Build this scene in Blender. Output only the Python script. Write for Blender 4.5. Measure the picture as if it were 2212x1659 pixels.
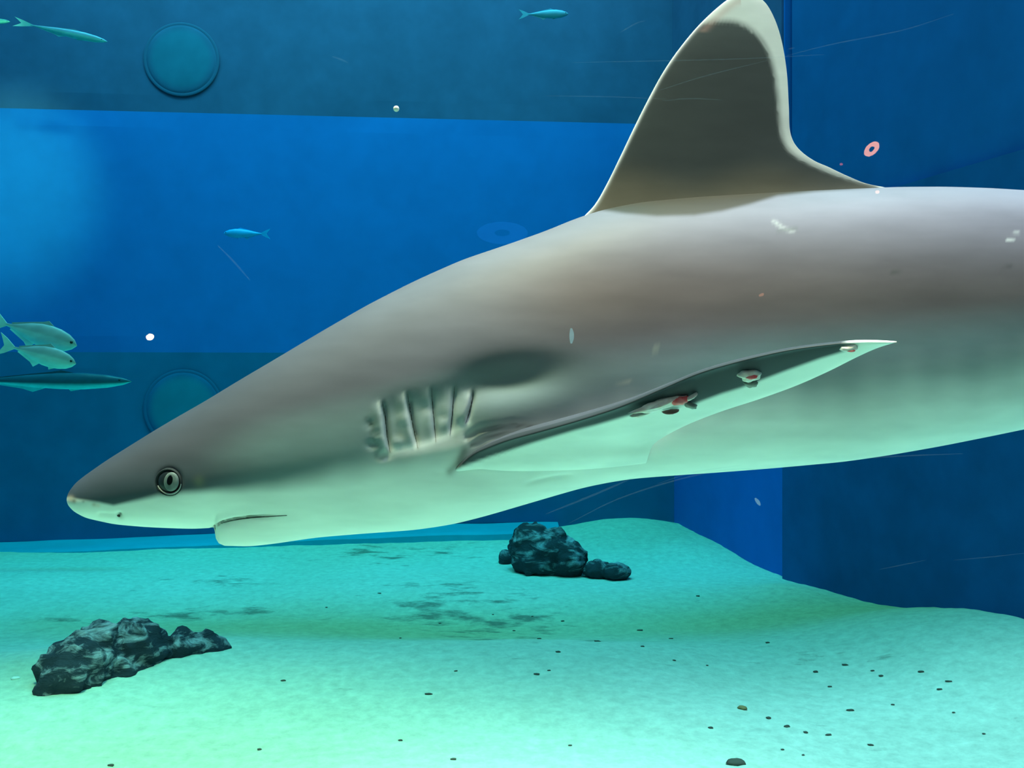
import bpy, bmesh, math, random
import numpy as np
from mathutils import Vector, Matrix, noise
from mathutils.bvhtree import BVHTree

random.seed(7)
for o in list(bpy.data.objects):
    bpy.data.objects.remove(o)
scene = bpy.context.scene
COL = scene.collection

# ------------------------------------------------------------------ camera
F, CX, CY = 2100.0, 1106.0, 829.5          # focal length and centre for a 2212 x 1659 frame
cam_d = bpy.data.cameras.new('camera')
cam_d.sensor_width = 36.0
cam_d.lens = 36.0 * F / 2212.0
cam_d.clip_start = 0.01
cam = bpy.data.objects.new('camera', cam_d)
cam.rotation_euler = (math.pi / 2, 0, 0)
COL.objects.link(cam)
scene.camera = cam

# ------------------------------------------------------------------ view and world
scene.view_settings.view_transform = 'Standard'
scene.view_settings.look = 'None'
scene.view_settings.gamma = 1.0
scene.view_settings.use_curve_mapping = False
scene.view_settings.exposure = 0.0
scene.cycles.max_bounces = 10
scene.cycles.diffuse_bounces = 5
scene.cycles.transparent_max_bounces = 16
world = bpy.data.worlds.new('world')
scene.world = world
world.use_nodes = True
world.node_tree.nodes['Background'].inputs[0].default_value = (0, 0, 0, 1)
world.node_tree.nodes['Background'].inputs[1].default_value = 0.0

# ------------------------------------------------------------------ lights over the tank, and a fill from the hall
def aim(o, target):
    d = Vector(target) - o.location
    o.rotation_euler = d.to_track_quat('-Z', 'Y').to_euler()

def area(name, loc, target, sx, sy, power, color, spread=180):
    l = bpy.data.lights.new(name, 'AREA')
    l.shape = 'RECTANGLE'; l.size = sx; l.size_y = sy
    l.energy = power; l.color = color; l.spread = math.radians(spread)
    o = bpy.data.objects.new(name, l); o.location = loc
    COL.objects.link(o); aim(o, target)
    return o

def spot(name, loc, target, power, color, angle, blend=0.8, radius=0.2):
    l = bpy.data.lights.new(name, 'SPOT')
    l.energy = power; l.color = color
    l.spot_size = math.radians(angle); l.spot_blend = blend; l.shadow_soft_size = radius
    o = bpy.data.objects.new(name, l); o.location = loc
    COL.objects.link(o); aim(o, target)
    return o

area('tank_light_main', (0.0, 3.6, 5.6), (0.0, 3.6, -1), 7.0, 5.0, 620, (0.95, 0.80, 1.0), 180)
spot('tank_spot_near', (-1.1, 0.5, 5.2), (-1.1, 1.15, -1), 2500, (2.5, 1.0, 0.68), 40, 0.45, 0.4)
spot('tank_spot_near_right', (1.5, 0.5, 5.2), (1.3, 1.15, -1), 2500, (2.0, 0.78, 1.0), 40, 0.45, 0.4)
spot('tank_spot_far', (-2.1, 4.9, 5.6), (-2.1, 4.9, -1), 560, (0.0, 0.52, 1.25), 22, 0.7, 0.3)
spot('tank_spot_rear', (0.1, 4.95, 5.6), (0.1, 4.95, -1), 560, (0.0, 0.52, 1.25), 22, 0.7, 0.3)
area('tank_light_wall', (-1.2, 5.2, 3.9), (-1.2, 6.3, 1.0), 4.0, 0.3, 40, (0.3, 0.85, 1.0), 100)
spot('tank_spot_left', (-2.6, 3.4, 2.6), (-3.15, 6.0, 1.25), 480, (3.4, 1.1, 0.75), 27, 1.0, 0.1)
spot('tank_spot_corner', (0.2, 4.6, 2.4), (1.35, 5.3, -0.9), 140, (0.2, 0.5, 1.0), 24, 1.0, 0.1)
area('hall_fill', (0.6, -2.2, 2.6), (0.3, 1.2, 0.0), 3.0, 1.0, 36, (1.1, 0.90, 0.90), 180)  # unseen soft fill added in the hall to lift the shark's flank

# ------------------------------------------------------------------ helpers
def W(px, py, Y):
    """point that stands Y metres in front of the camera on the line through a pixel"""
    return Vector(((px - CX) / F * Y, Y, (CY - py) / F * Y))

def tag(o, label=None, cat=None, group=None, kind=None):
    if label: o['label'] = label
    if cat: o['category'] = cat
    if group: o['group'] = group
    if kind: o['kind'] = kind
    return o

def empty(name, loc):
    o = bpy.data.objects.new(name, None)
    o.empty_display_size = 0.05
    o.location = loc
    COL.objects.link(o)
    return o

def mesh_obj(name, verts, faces, mats, parent=None, cols=None, smooth=True, fmat=None):
    me = bpy.data.meshes.new(name)
    vs = [Vector(v) for v in verts]
    if parent is not None:
        off = parent_world(parent)
        vs = [v - off for v in vs]
    me.from_pydata([tuple(v) for v in vs], [], [tuple(int(i) for i in f) for f in faces])
    if not isinstance(mats, (list, tuple)): mats = [mats]
    for m in mats: me.materials.append(m)
    if fmat is not None:
        for p, k in zip(me.polygons, fmat): p.material_index = k
    if smooth:
        me.polygons.foreach_set('use_smooth', [True] * len(me.polygons))
    if cols is not None:
        a = me.color_attributes.new('Col', 'FLOAT_COLOR', 'POINT')
        c = np.ones((len(vs), 4), dtype=np.float32)
        c[:, :3] = np.asarray(cols)[:, :3]
        a.data.foreach_set('color', c.ravel())
    me.update()
    o = bpy.data.objects.new(name, me)
    COL.objects.link(o)
    if parent is not None: o.parent = parent
    return o

def parent_world(p):
    v = Vector((0, 0, 0))
    while p is not None:
        v = v + p.location
        p = p.parent
    return v

def interp(x, pts):
    xs, ys = zip(*pts)
    return np.interp(x, xs, ys)

def smooth_curve(pts, n, closed=False):
    """Catmull-Rom through 2-D or 3-D points, n samples evenly by length"""
    P = [np.array(p, float) for p in pts]
    out = []
    for i in range(len(P) - 1):
        p0 = P[i - 1] if i > 0 else 2 * P[0] - P[1]
        p1, p2 = P[i], P[i + 1]
        p3 = P[i + 2] if i + 2 < len(P) else 2 * P[-1] - P[-2]
        for k in range(12):
            t = k / 12.0
            out.append(0.5 * ((2 * p1) + (-p0 + p2) * t + (2 * p0 - 5 * p1 + 4 * p2 - p3) * t * t + (-p0 + 3 * p1 - 3 * p2 + p3) * t ** 3))
    out.append(P[-1])
    out = np.array(out)
    d = np.concatenate([[0], np.cumsum(np.linalg.norm(np.diff(out, axis=0), axis=1))])
    s = np.linspace(0, d[-1], n)
    return np.stack([np.interp(s, d, out[:, k]) for k in range(out.shape[1])], axis=1)

def seg_dist(px, py, poly):
    """distance of points to a polyline, arrays, and the parameter along it 0..1"""
    best = np.full(px.shape, 1e9); par = np.zeros(px.shape)
    n = len(poly) - 1
    for i in range(n):
        ax, ay = poly[i]; bx, by = poly[i + 1]
        dx, dy = bx - ax, by - ay
        t = np.clip(((px - ax) * dx + (py - ay) * dy) / (dx * dx + dy * dy), 0, 1)
        d = np.hypot(px - ax - t * dx, py - ay - t * dy)
        m = d < best
        best[m] = d[m]; par[m] = ((i + t) / n)[m]
    return best, par

def sstep(a, b, x):
    t = np.clip((x - a) / (b - a), 0, 1)
    return t * t * (3 - 2 * t)

def mixc(a, b, t):
    a = np.asarray(a, float); b = np.asarray(b, float)
    t = np.asarray(t)[:, None]
    return a * (1 - t) + b * t

# ------------------------------------------------------------------ materials
def new_mat(name, rough=0.6, spec=0.2):
    m = bpy.data.materials.new(name); m.use_nodes = True
    nt = m.node_tree; b = nt.nodes['Principled BSDF']
    b.inputs['Roughness'].default_value = rough
    b.inputs['Specular IOR Level'].default_value = spec
    return m, nt, b

def nd(nt, t, **kw):
    n = nt.nodes.new(t)
    for k, v in kw.items():
        if k in n.inputs.keys() if hasattr(n.inputs, 'keys') else False: n.inputs[k].default_value = v
        else: setattr(n, k, v)
    return n

def plain(name, c, rough=0.6, spec=0.2):
    m, nt, b = new_mat(name, rough, spec)
    b.inputs['Base Color'].default_value = (*c, 1)
    return m

def mottled(name, c1, c2, scale, rough=0.7, detail=6, bump=0.0, stretch=(1, 1, 1), spec=0.15, lo=0.35, hi=0.65):
    m, nt, b = new_mat(name, rough, spec)
    tc = nd(nt, 'ShaderNodeTexCoord'); mp = nd(nt, 'ShaderNodeMapping')
    mp.inputs['Scale'].default_value = stretch
    nz = nd(nt, 'ShaderNodeTexNoise'); nz.inputs['Scale'].default_value = scale; nz.inputs['Detail'].default_value = detail
    cr = nd(nt, 'ShaderNodeValToRGB')
    cr.color_ramp.elements[0].position = lo; cr.color_ramp.elements[1].position = hi
    cr.color_ramp.elements[0].color = (*c1, 1); cr.color_ramp.elements[1].color = (*c2, 1)
    L = nt.links.new
    L(tc.outputs['Object'], mp.inputs['Vector']); L(mp.outputs[0], nz.inputs['Vector'])
    L(nz.outputs['Fac'], cr.inputs['Fac']); L(cr.outputs['Color'], b.inputs['Base Color'])
    if bump:
        bp = nd(nt, 'ShaderNodeBump'); bp.inputs['Strength'].default_value = 1.0; bp.inputs['Distance'].default_value = bump
        L(nz.outputs['Fac'], bp.inputs['Height']); L(bp.outputs[0], b.inputs['Normal'])
    return m

def pigment(name, rough=0.5, spec=0.25, nscale=14.0, stretch=(1, 1, 3), amount=0.12, fine=180.0, subsurface=0.0, sheen=0.0):
    """colour from the pattern stored on the mesh, broken up by a little noise"""
    m, nt, b = new_mat(name, rough, spec)
    L = nt.links.new
    at = nd(nt, 'ShaderNodeAttribute', attribute_name='Col')
    tc = nd(nt, 'ShaderNodeTexCoord'); mp = nd(nt, 'ShaderNodeMapping'); mp.inputs['Scale'].default_value = stretch
    n1 = nd(nt, 'ShaderNodeTexNoise'); n1.inputs['Scale'].default_value = nscale; n1.inputs['Detail'].default_value = 5
    L(tc.outputs['Object'], mp.inputs['Vector']); L(mp.outputs[0], n1.inputs['Vector'])
    mr = nd(nt, 'ShaderNodeMapRange'); mr.inputs[1].default_value = 0.3; mr.inputs[2].default_value = 0.7
    mr.inputs[3].default_value = 1 - amount; mr.inputs[4].default_value = 1 + amount
    L(n1.outputs['Fac'], mr.inputs[0])
    mx = nd(nt, 'ShaderNodeVectorMath', operation='SCALE')
    L(at.outputs['Color'], mx.inputs[0]); L(mr.outputs[0], mx.inputs['Scale'])
    L(mx.outputs[0], b.inputs['Base Color'])
    n2 = nd(nt, 'ShaderNodeTexNoise'); n2.inputs['Scale'].default_value = fine
    L(tc.outputs['Object'], n2.inputs['Vector'])
    bp = nd(nt, 'ShaderNodeBump'); bp.inputs['Strength'].default_value = 0.06; bp.inputs['Distance'].default_value = 0.001
    L(n2.outputs['Fac'], bp.inputs['Height']); L(bp.outputs[0], b.inputs['Normal'])
    return m

M_skin = pigment('shark_skin', 0.55, 0.18, 9.0, (1, 1, 4), 0.10)
M_fin = pigment('shark_fin_skin', 0.5, 0.2, 12.0, (1, 1, 3), 0.10)
M_fish = pigment('fish_scales', 0.4, 0.4, 20.0, (1, 1, 2), 0.12)
M_black = plain('pupil_black', (0.004, 0.006, 0.007), 0.15, 0.5)
M_eyeball = plain('eyeball_dark', (0.018, 0.026, 0.03), 0.35, 0.3)
M_iris = mottled('iris_grey', (0.13, 0.17, 0.17), (0.24, 0.28, 0.27), 90, 0.3)
M_lid = plain('eyelid_pale', (0.42, 0.46, 0.43), 0.45)
M_slit = mottled('slit_dark', (0.03, 0.035, 0.035), (0.07, 0.075, 0.07), 60, 0.8)
M_gill = mottled('gill_tissue', (0.30, 0.33, 0.31), (0.62, 0.64, 0.60), 30, 0.6, stretch=(1, 1, 0.4))
M_raw = mottled('raw_pink_skin', (0.95, 0.10, 0.12), (1.0, 0.36, 0.34), 120, 0.4)
M_scar = mottled('scar_white_skin', (0.80, 0.70, 0.62), (1.0, 0.98, 0.97), 110, 0.5)

# sand
def sand_material():
    m, nt, b = new_mat('pale_sand', 0.9, 0.1)
    L = nt.links.new
    tc = nd(nt, 'ShaderNodeTexCoord')
    big = nd(nt, 'ShaderNodeTexNoise'); big.inputs['Scale'].default_value = 1.6; big.inputs['Detail'].default_value = 4
    fine = nd(nt, 'ShaderNodeTexNoise'); fine.inputs['Scale'].default_value = 26; fine.inputs['Detail'].default_value = 8; fine.inputs['Roughness'].default_value = 0.7
    mp = nd(nt, 'ShaderNodeMapping'); mp.inputs['Scale'].default_value = (0.55, 1.0, 1.0); mp.inputs['Rotation'].default_value = (0, 0, 0.12)
    spk = nd(nt, 'ShaderNodeTexNoise'); spk.inputs['Scale'].default_value = 9; spk.inputs['Detail'].default_value = 7; spk.inputs['Roughness'].default_value = 0.65
    L(tc.outputs['Object'], big.inputs['Vector']); L(tc.outputs['Object'], fine.inputs['Vector'])
    L(tc.outputs['Object'], mp.inputs['Vector']); L(mp.outputs[0], spk.inputs['Vector'])
    cr = nd(nt, 'ShaderNodeValToRGB')
    cr.color_ramp.elements[0].position = 0.3; cr.color_ramp.elements[0].color = (0.70, 0.78, 0.66, 1)
    cr.color_ramp.elements[1].position = 0.7; cr.color_ramp.elements[1].color = (0.80, 0.87, 0.76, 1)
    L(big.outputs['Fac'], cr.inputs['Fac'])
    # dark grit: stored density (debris patches) sets the threshold of the stretched noise
    at = nd(nt, 'ShaderNodeAttribute', attribute_name='Col')
    sep = nd(nt, 'ShaderNodeSeparateColor'); L(at.outputs['Color'], sep.inputs[0])
    thr = nd(nt, 'ShaderNodeMath', operation='MULTIPLY_ADD'); thr.inputs[1].default_value = -0.23; thr.inputs[2].default_value = 0.705
    L(sep.outputs[0], thr.inputs[0])
    sub = nd(nt, 'ShaderNodeMath', operation='SUBTRACT'); L(spk.outputs['Fac'], sub.inputs[0]); L(thr.outputs[0], sub.inputs[1])
    mr = nd(nt, 'ShaderNodeMapRange'); mr.inputs[1].default_value = 0.0; mr.inputs[2].default_value = 0.14; mr.inputs[3].default_value = 0; mr.inputs[4].default_value = 0.7
    L(sub.outputs[0], mr.inputs[0])
    mx = nd(nt, 'ShaderNodeMix', data_type='RGBA')
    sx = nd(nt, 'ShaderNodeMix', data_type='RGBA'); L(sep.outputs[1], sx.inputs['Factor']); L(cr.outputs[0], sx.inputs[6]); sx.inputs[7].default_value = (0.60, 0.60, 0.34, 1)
    L(mr.outputs[0], mx.inputs['Factor']); L(sx.outputs[2], mx.inputs[6]); mx.inputs[7].default_value = (0.10, 0.10, 0.085, 1)
    fm = nd(nt, 'ShaderNodeMapRange'); fm.inputs[1].default_value = 0.3; fm.inputs[2].default_value = 0.7; fm.inputs[3].default_value = 0.80; fm.inputs[4].default_value = 1.13
    L(fine.outputs['Fac'], fm.inputs[0])
    sc = nd(nt, 'ShaderNodeVectorMath', operation='SCALE'); L(mx.outputs[2], sc.inputs[0]); L(fm.outputs[0], sc.inputs['Scale'])
    L(sc.outputs[0], b.inputs['Base Color'])
    bp = nd(nt, 'ShaderNodeBump'); bp.inputs['Strength'].default_value = 0.6; bp.inputs['Distance'].default_value = 0.02
    L(fine.outputs['Fac'], bp.inputs['Height']); L(bp.outputs[0], b.inputs['Normal'])
    return m
M_sand = sand_material()

def rock_material(name, dark, pale, scale=18.0):
    m, nt, b = new_mat(name, 0.85, 0.15)
    L = nt.links.new
    tc = nd(nt, 'ShaderNodeTexCoord'); mp = nd(nt, 'ShaderNodeMapping'); mp.inputs['Scale'].default_value = (0.6, 0.6, 1.5); mp.inputs['Rotation'].default_value = (0, 0.3, 0)
    nz = nd(nt, 'ShaderNodeTexNoise'); nz.inputs['Scale'].default_value = scale; nz.inputs['Detail'].default_value = 8; nz.inputs['Roughness'].default_value = 0.65; nz.inputs['Distortion'].default_value = 0.6
    L(tc.outputs['Object'], mp.inputs['Vector']); L(mp.outputs[0], nz.inputs['Vector'])
    geo = nd(nt, 'ShaderNodeNewGeometry'); sp = nd(nt, 'ShaderNodeSeparateXYZ'); L(geo.outputs['Normal'], sp.inputs[0])
    up = nd(nt, 'ShaderNodeMath', operation='MULTIPLY_ADD'); up.inputs[1].default_value = 0.10; up.inputs[2].default_value = -0.06
    L(sp.outputs[2], up.inputs[0])                       # sediment and crust settle on the upward faces
    ad = nd(nt, 'ShaderNodeMath', operation='ADD'); L(nz.outputs['Fac'], ad.inputs[0]); L(up.outputs[0], ad.inputs[1])
    cr = nd(nt, 'ShaderNodeValToRGB')
    cr.color_ramp.elements[0].position = 0.48; cr.color_ramp.elements[0].color = (*dark, 1)
    cr.color_ramp.elements[1].position = 0.63; cr.color_ramp.elements[1].color = (*pale, 1)
    e = cr.color_ramp.elements.new(0.53); e.color = tuple(0.7 * a + 0.3 * c for a, c in zip(dark, pale)) + (1,)
    L(ad.outputs[0], cr.inputs['Fac']); L(cr.outputs['Color'], b.inputs['Base Color'])
    bp = nd(nt, 'ShaderNodeBump'); bp.inputs['Strength'].default_value = 1.0; bp.inputs['Distance'].default_value = 0.03
    L(nz.outputs['Fac'], bp.inputs['Height']); L(bp.outputs[0], b.inputs['Normal'])
    return m
M_rock = rock_material('reef_rock', (0.050, 0.056, 0.080), (0.62, 0.56, 0.62), 17.0)
M_rock_far = rock_material('reef_rock_far', (0.05, 0.055, 0.07), (0.48, 0.46, 0.50), 12.0)

def wall_mat(name, c, var=0.12, scale=5.0, fold=0.0):
    m, nt, b = new_mat(name, 0.75, 0.12)
    L = nt.links.new
    tc = nd(nt, 'ShaderNodeTexCoord')
    n1 = nd(nt, 'ShaderNodeTexNoise'); n1.inputs['Scale'].default_value = scale; n1.inputs['Detail'].default_value = 7; n1.inputs['Roughness'].default_value = 0.6
    n2 = nd(nt, 'ShaderNodeTexNoise'); n2.inputs['Scale'].default_value = 0.8; n2.inputs['Detail'].default_value = 2
    L(tc.outputs['Object'], n1.inputs['Vector']); L(tc.outputs['Object'], n2.inputs['Vector'])
    mr = nd(nt, 'ShaderNodeMapRange'); mr.inputs[1].default_value = 0.3; mr.inputs[2].default_value = 0.7; mr.inputs[3].default_value = 1 - var; mr.inputs[4].default_value = 1 + var
    L(n1.outputs['Fac'], mr.inputs[0])
    sc = nd(nt, 'ShaderNodeVectorMath', operation='SCALE'); sc.inputs[0].default_value = c; L(mr.outputs[0], sc.inputs['Scale'])
    L(sc.outputs[0], b.inputs['Base Color'])
    bp = nd(nt, 'ShaderNodeBump'); bp.inputs['Strength'].default_value = 0.5; bp.inputs['Distance'].default_value = 0.12
    mp = nd(nt, 'ShaderNodeMapping'); mp.inputs['Scale'].default_value = (1.6, 1.6, 0.35)
    L(tc.outputs['Object'], mp.inputs['Vector']); L(mp.outputs[0], n2.inputs['Vector'])
    L(n2.outputs['Fac'], bp.inputs['Height']); L(bp.outputs[0], b.inputs['Normal'])
    return m
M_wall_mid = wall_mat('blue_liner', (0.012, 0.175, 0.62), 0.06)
M_wall_top = wall_mat('teal_dim_light', (0.07, 0.115, 0.27), 0.12)  # dimmer light of the upper band put into the wall colour
M_wall_low = wall_mat('dark_teal_shade', (0.010, 0.15, 0.36), 0.10)  # dimmer light of the lower band put into the wall colour
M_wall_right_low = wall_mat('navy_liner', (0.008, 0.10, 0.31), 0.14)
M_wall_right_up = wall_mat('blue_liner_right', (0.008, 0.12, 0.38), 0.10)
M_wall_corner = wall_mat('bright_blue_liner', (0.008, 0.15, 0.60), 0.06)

# ------------------------------------------------------------------ water: absorbs red first
WATER_ABS = (0.31, 0.045, 0.075)
def water_material():
    m = bpy.data.materials.new('clear_water'); m.use_nodes = True
    nt = m.node_tree; nt.nodes.clear()
    out = nt.nodes.new('ShaderNodeOutputMaterial'); va = nt.nodes.new('ShaderNodeVolumeAbsorption')
    va.inputs['Density'].default_value = 1.0
    va.inputs['Color'].default_value = (1 - WATER_ABS[0], 1 - WATER_ABS[1], 1 - WATER_ABS[2], 1)
    nt.links.new(va.outputs[0], out.inputs['Volume'])
    return m

def box_pts(x0, x1, y0, y1, z0, z1):
    v = [(x0, y0, z0), (x1, y0, z0), (x1, y1, z0), (x0, y1, z0), (x0, y0, z1), (x1, y0, z1), (x1, y1, z1), (x0, y1, z1)]
    f = [(0, 3, 2, 1), (4, 5, 6, 7), (0, 1, 5, 4), (1, 2, 6, 5), (2, 3, 7, 6), (3, 0, 4, 7)]
    return v, f

PANE0, PANE1 = 0.10, 0.16
poly = [(-3.698, PANE1 + 0.002), (1.388 + 0.2886 * (5.0 - 0.162) + 0.04, PANE1 + 0.002), (1.39 + 0.2886 * 0.02, 4.99), (1.405, 5.03), (1.072, 6.44), (-3.698, 5.99)]
v = [(x, y, z) for z in (-1.6, 3.05) for x, y in poly]
n_ = len(poly)
f = [tuple(range(n_))[::-1], tuple(range(n_, 2 * n_))] + [(i, (i + 1) % n_, (i + 1) % n_ + n_, i + n_) for i in range(n_)]
water = mesh_obj('water', v, f, water_material(), smooth=False)
tag(water, 'clear blue-green water filling the whole aquarium tank', 'water', kind='stuff')

# ------------------------------------------------------------------ walls
def slab(name, a, b, z0, z1, th, mat, bevel=0.0):
    """upright slab whose inner face runs from a to b (x, y); th thick away from the tank, built of a fine grid"""
    ax, ay = a; bx, by = b
    d = Vector((bx - ax, by - ay, 0)); n = Vector((d.y, -d.x, 0)).normalized() * -1
    nx = max(2, int(d.length / 0.1)); nz = max(2, int((z1 - z0) / 0.1))
    verts = []; faces = []
    for side in (0, 1):
        for i in range(nx + 1):
            for k in range(nz + 1):
                p = Vector((ax, ay, z0)) + d * (i / nx) + Vector((0, 0, (z1 - z0) * k / nz)) + n * (th * side)
                if side == 0:
                    w = noise.noise(Vector((p.x * 1.3, p.y * 1.3, p.z * 0.4))) * 0.012
                    if 0 < k < nz and 0 < i < nx: p += n * w
                verts.append(p)
    s = (nx + 1) * (nz + 1)
    def q(i, k, side): return side * s + i * (nz + 1) + k
    for i in range(nx):
        for k in range(nz):
            faces.append((q(i, k, 0), q(i + 1, k, 0), q(i + 1, k + 1, 0), q(i, k + 1, 0)))
            faces.append((q(i, k, 1), q(i, k + 1, 1), q(i + 1, k + 1, 1), q(i + 1, k, 1)))
    for i in range(nx):
        faces.append((q(i, 0, 0), q(i, 0, 1), q(i + 1, 0, 1), q(i + 1, 0, 0)))
        faces.append((q(i, nz, 0), q(i + 1, nz, 0), q(i + 1, nz, 1), q(i, nz, 1)))
    for k in range(nz):
        faces.append((q(0, k, 0), q(0, k + 1, 0), q(0, k + 1, 1), q(0, k, 1)))
        faces.append((q(nx, k, 0), q(nx, k, 1), q(nx, k + 1, 1), q(nx, k + 1, 0)))
    o = mesh_obj(name, verts, faces, mat, smooth=False)
    tag(o, kind='structure')
    return o

BK = lambda x: 6.35 + 0.10 * (x / 1.1)              # back wall plane, slightly skewed
Yb0, Yb1 = BK(-3.9), BK(1.15)
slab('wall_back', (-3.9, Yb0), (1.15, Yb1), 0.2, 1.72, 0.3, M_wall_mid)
slab('wall_dim_top', (-3.9, Yb0), (1.15, Yb1), 1.72, 3.2, 0.3, M_wall_top)  # same wall, its dimmer light painted as a separate band
slab('wall_dim_low', (-3.9, Yb0), (1.15, Yb1), -1.5, 0.2, 0.3, M_wall_low)  # foot of the same wall, dimmer light painted in
slab('wall_corner', (1.075, 6.45), (1.41, 5.02), -1.5, 3.2, 0.3, M_wall_corner)
slab('wall_dim_corner', (1.062, 6.45), (1.395, 5.03), 1.6, 3.2, 0.012, M_wall_top)  # carries the painted dim upper band round the corner
wr_dir = Vector((-0.2886, 1.0))
def WR(y, off=0.0): return (1.39 + 0.2886 * (5.0 - y) - off, y)
slab('wall_right', WR(5.0, -0.05), WR(0.17, -0.05), -1.5, 3.2, 0.3, M_wall_right_up)
slab('trim_3', WR(5.0), WR(0.17), -1.5, 0.84, 0.048, M_wall_right_low)
slab('wall_left', (-3.7, 0.17), (-3.7, 5.9), -1.5, 3.2, 0.3, M_wall_mid)

# ------------------------------------------------------------------ viewing pane
def pane_material():
    m = bpy.data.materials.new('acrylic_pane'); m.use_nodes = True
    nt = m.node_tree; nt.nodes.clear(); L = nt.links.new
    out = nt.nodes.new('ShaderNodeOutputMaterial')
    tr = nt.nodes.new('ShaderNodeBsdfTransparent')
    gl = nt.nodes.new('ShaderNodeBsdfGlossy'); gl.inputs['Roughness'].default_value = 0.0
    fr = nt.nodes.new('ShaderNodeFresnel'); fr.inputs['IOR'].default_value = 1.49
    geo = nt.nodes.new('ShaderNodeNewGeometry')
    inv = nt.nodes.new('ShaderNodeMath'); inv.operation = 'SUBTRACT'; inv.inputs[0].default_value = 1.0
    mu = nt.nodes.new('ShaderNodeMath'); mu.operation = 'MULTIPLY'
    mx = nt.nodes.new('ShaderNodeMixShader')
    L(geo.outputs['Backfacing'], inv.inputs[1]); L(inv.outputs[0], mu.inputs[0]); L(fr.outputs[0], mu.inputs[1])
    L(mu.outputs[0], mx.inputs[0]); L(tr.outputs[0], mx.inputs[1]); L(gl.outputs[0], mx.inputs[2]); L(mx.outputs[0], out.inputs['Surface'])
    return m
v, f = box_pts(-3.7, 2.75, PANE0, PANE1, -1.45, 3.1)
pane = mesh_obj('window_1', v, f, pane_material(), smooth=False)
tag(pane, kind='structure')

# ------------------------------------------------------------------ sand floor
def sand_h(x, y):
    z = -1.0 + 0.0 * x
    # heap against the right-hand wall
    d = (1.39 + 0.2886 * (5.0 - y)) - x
    z = z + 0.155 * np.exp(-(np.clip(d, 0, 9) / 0.55) ** 2) * sstep(4.85, 3.5, y)
    z = z + 0.035 * np.exp(-((x - 1.30) / 0.16) ** 2 - ((y - 4.62) / 0.20) ** 2)
    # long low ridge behind which the bed drops, running left to right
    ry = 3.62 - 0.10 * np.exp(-((x + 0.2) / 0.8) ** 2) + 0.22 * sstep(-1.0, -1.9, x) * -1
    ridge = np.where(y < ry, np.exp(-((y - ry) / 0.75) ** 2), np.exp(-((y - ry) / 0.22) ** 2))
    z = z + 0.050 * ridge * sstep(1.0, 0.1, x)
    z = z - 0.030 * np.exp(-((y - 4.15) / 0.35) ** 2)
    z = z + 0.035 * sstep(5.3, 6.0, y) * sstep(-2.6, -0.4, x)
    # mound at the foot of the back wall
    z = z + 0.085 * np.exp(-((x - 0.75) / 0.42) ** 2 - ((y - 6.35) / 0.35) ** 2)
    z = z + 0.03 * np.exp(-((x - 1.05) / 0.25) ** 2 - ((y - 5.75) / 0.40) ** 2)
    return z

xs = np.concatenate([np.linspace(-3.7, 2.8, 261)])
ys = np.concatenate([np.linspace(0.17, 2.2, 30)[:-1], np.linspace(2.2, 6.6, 221)])
X, Y = np.meshgrid(xs, ys)
Z = sand_h(X, Y)
Nz = np.array([noise.noise(Vector((a * 1.1, b * 1.6, 0))) * 0.022 + noise.noise(Vector((a * 5, b * 7, 3))) * 0.005 + noise.noise(Vector((a * 14, b * 18, 5))) * 0.0025
               for a, b in zip(X.ravel(), Y.ravel())]).reshape(X.shape)
Z = Z + Nz
def ground(x, y):
    n = noise.noise(Vector((x * 1.1, y * 1.6, 0))) * 0.022 + noise.noise(Vector((x * 5, y * 7, 3))) * 0.005 + noise.noise(Vector((x * 14, y * 18, 5))) * 0.0025
    return float(sand_h(np.array([x]), np.array([y]))[0]) + n
ny_, nx_ = X.shape
verts = np.stack([X.ravel(), Y.ravel(), Z.ravel()], 1)
faces = []
for j in range(ny_ - 1):
    for i in range(nx_ - 1):
        a = j * nx_ + i
        faces.append((a, a + 1, a + nx_ + 1, a + nx_))
Xr, Yr = X.ravel(), Y.ravel()
PXs, PYs = CX + F * Xr / Yr, CY + F * 1.0 / Yr
def blob(cx, cy, sx, sy, a=1.0): return a * np.exp(-((PXs - cx) / sx) ** 2 - ((PYs - cy) / sy) ** 2)
# litter lies thicker in these places of the bed
dens = blob(980, 1295, 200, 38, 1.0) + blob(1080, 1345, 180, 40, 0.75) + blob(450, 1312, 200, 16, 0.9) + blob(480, 1255, 180, 12, 0.95) + blob(850, 1200, 240, 20, 0.8) + blob(150, 1330, 120, 14, 0.6) \
    + blob(1200, 1400, 240, 60, 0.4) + blob(1850, 1450, 260, 60, 0.35) + blob(1700, 1600, 400, 80, 0.25) + 0.12
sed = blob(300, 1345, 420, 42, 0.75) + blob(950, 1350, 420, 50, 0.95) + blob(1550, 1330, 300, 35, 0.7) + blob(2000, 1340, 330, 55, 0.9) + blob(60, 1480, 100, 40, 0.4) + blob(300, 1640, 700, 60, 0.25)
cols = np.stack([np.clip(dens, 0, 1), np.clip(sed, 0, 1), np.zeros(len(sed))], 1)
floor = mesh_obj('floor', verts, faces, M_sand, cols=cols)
tag(floor, kind='structure')

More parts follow.
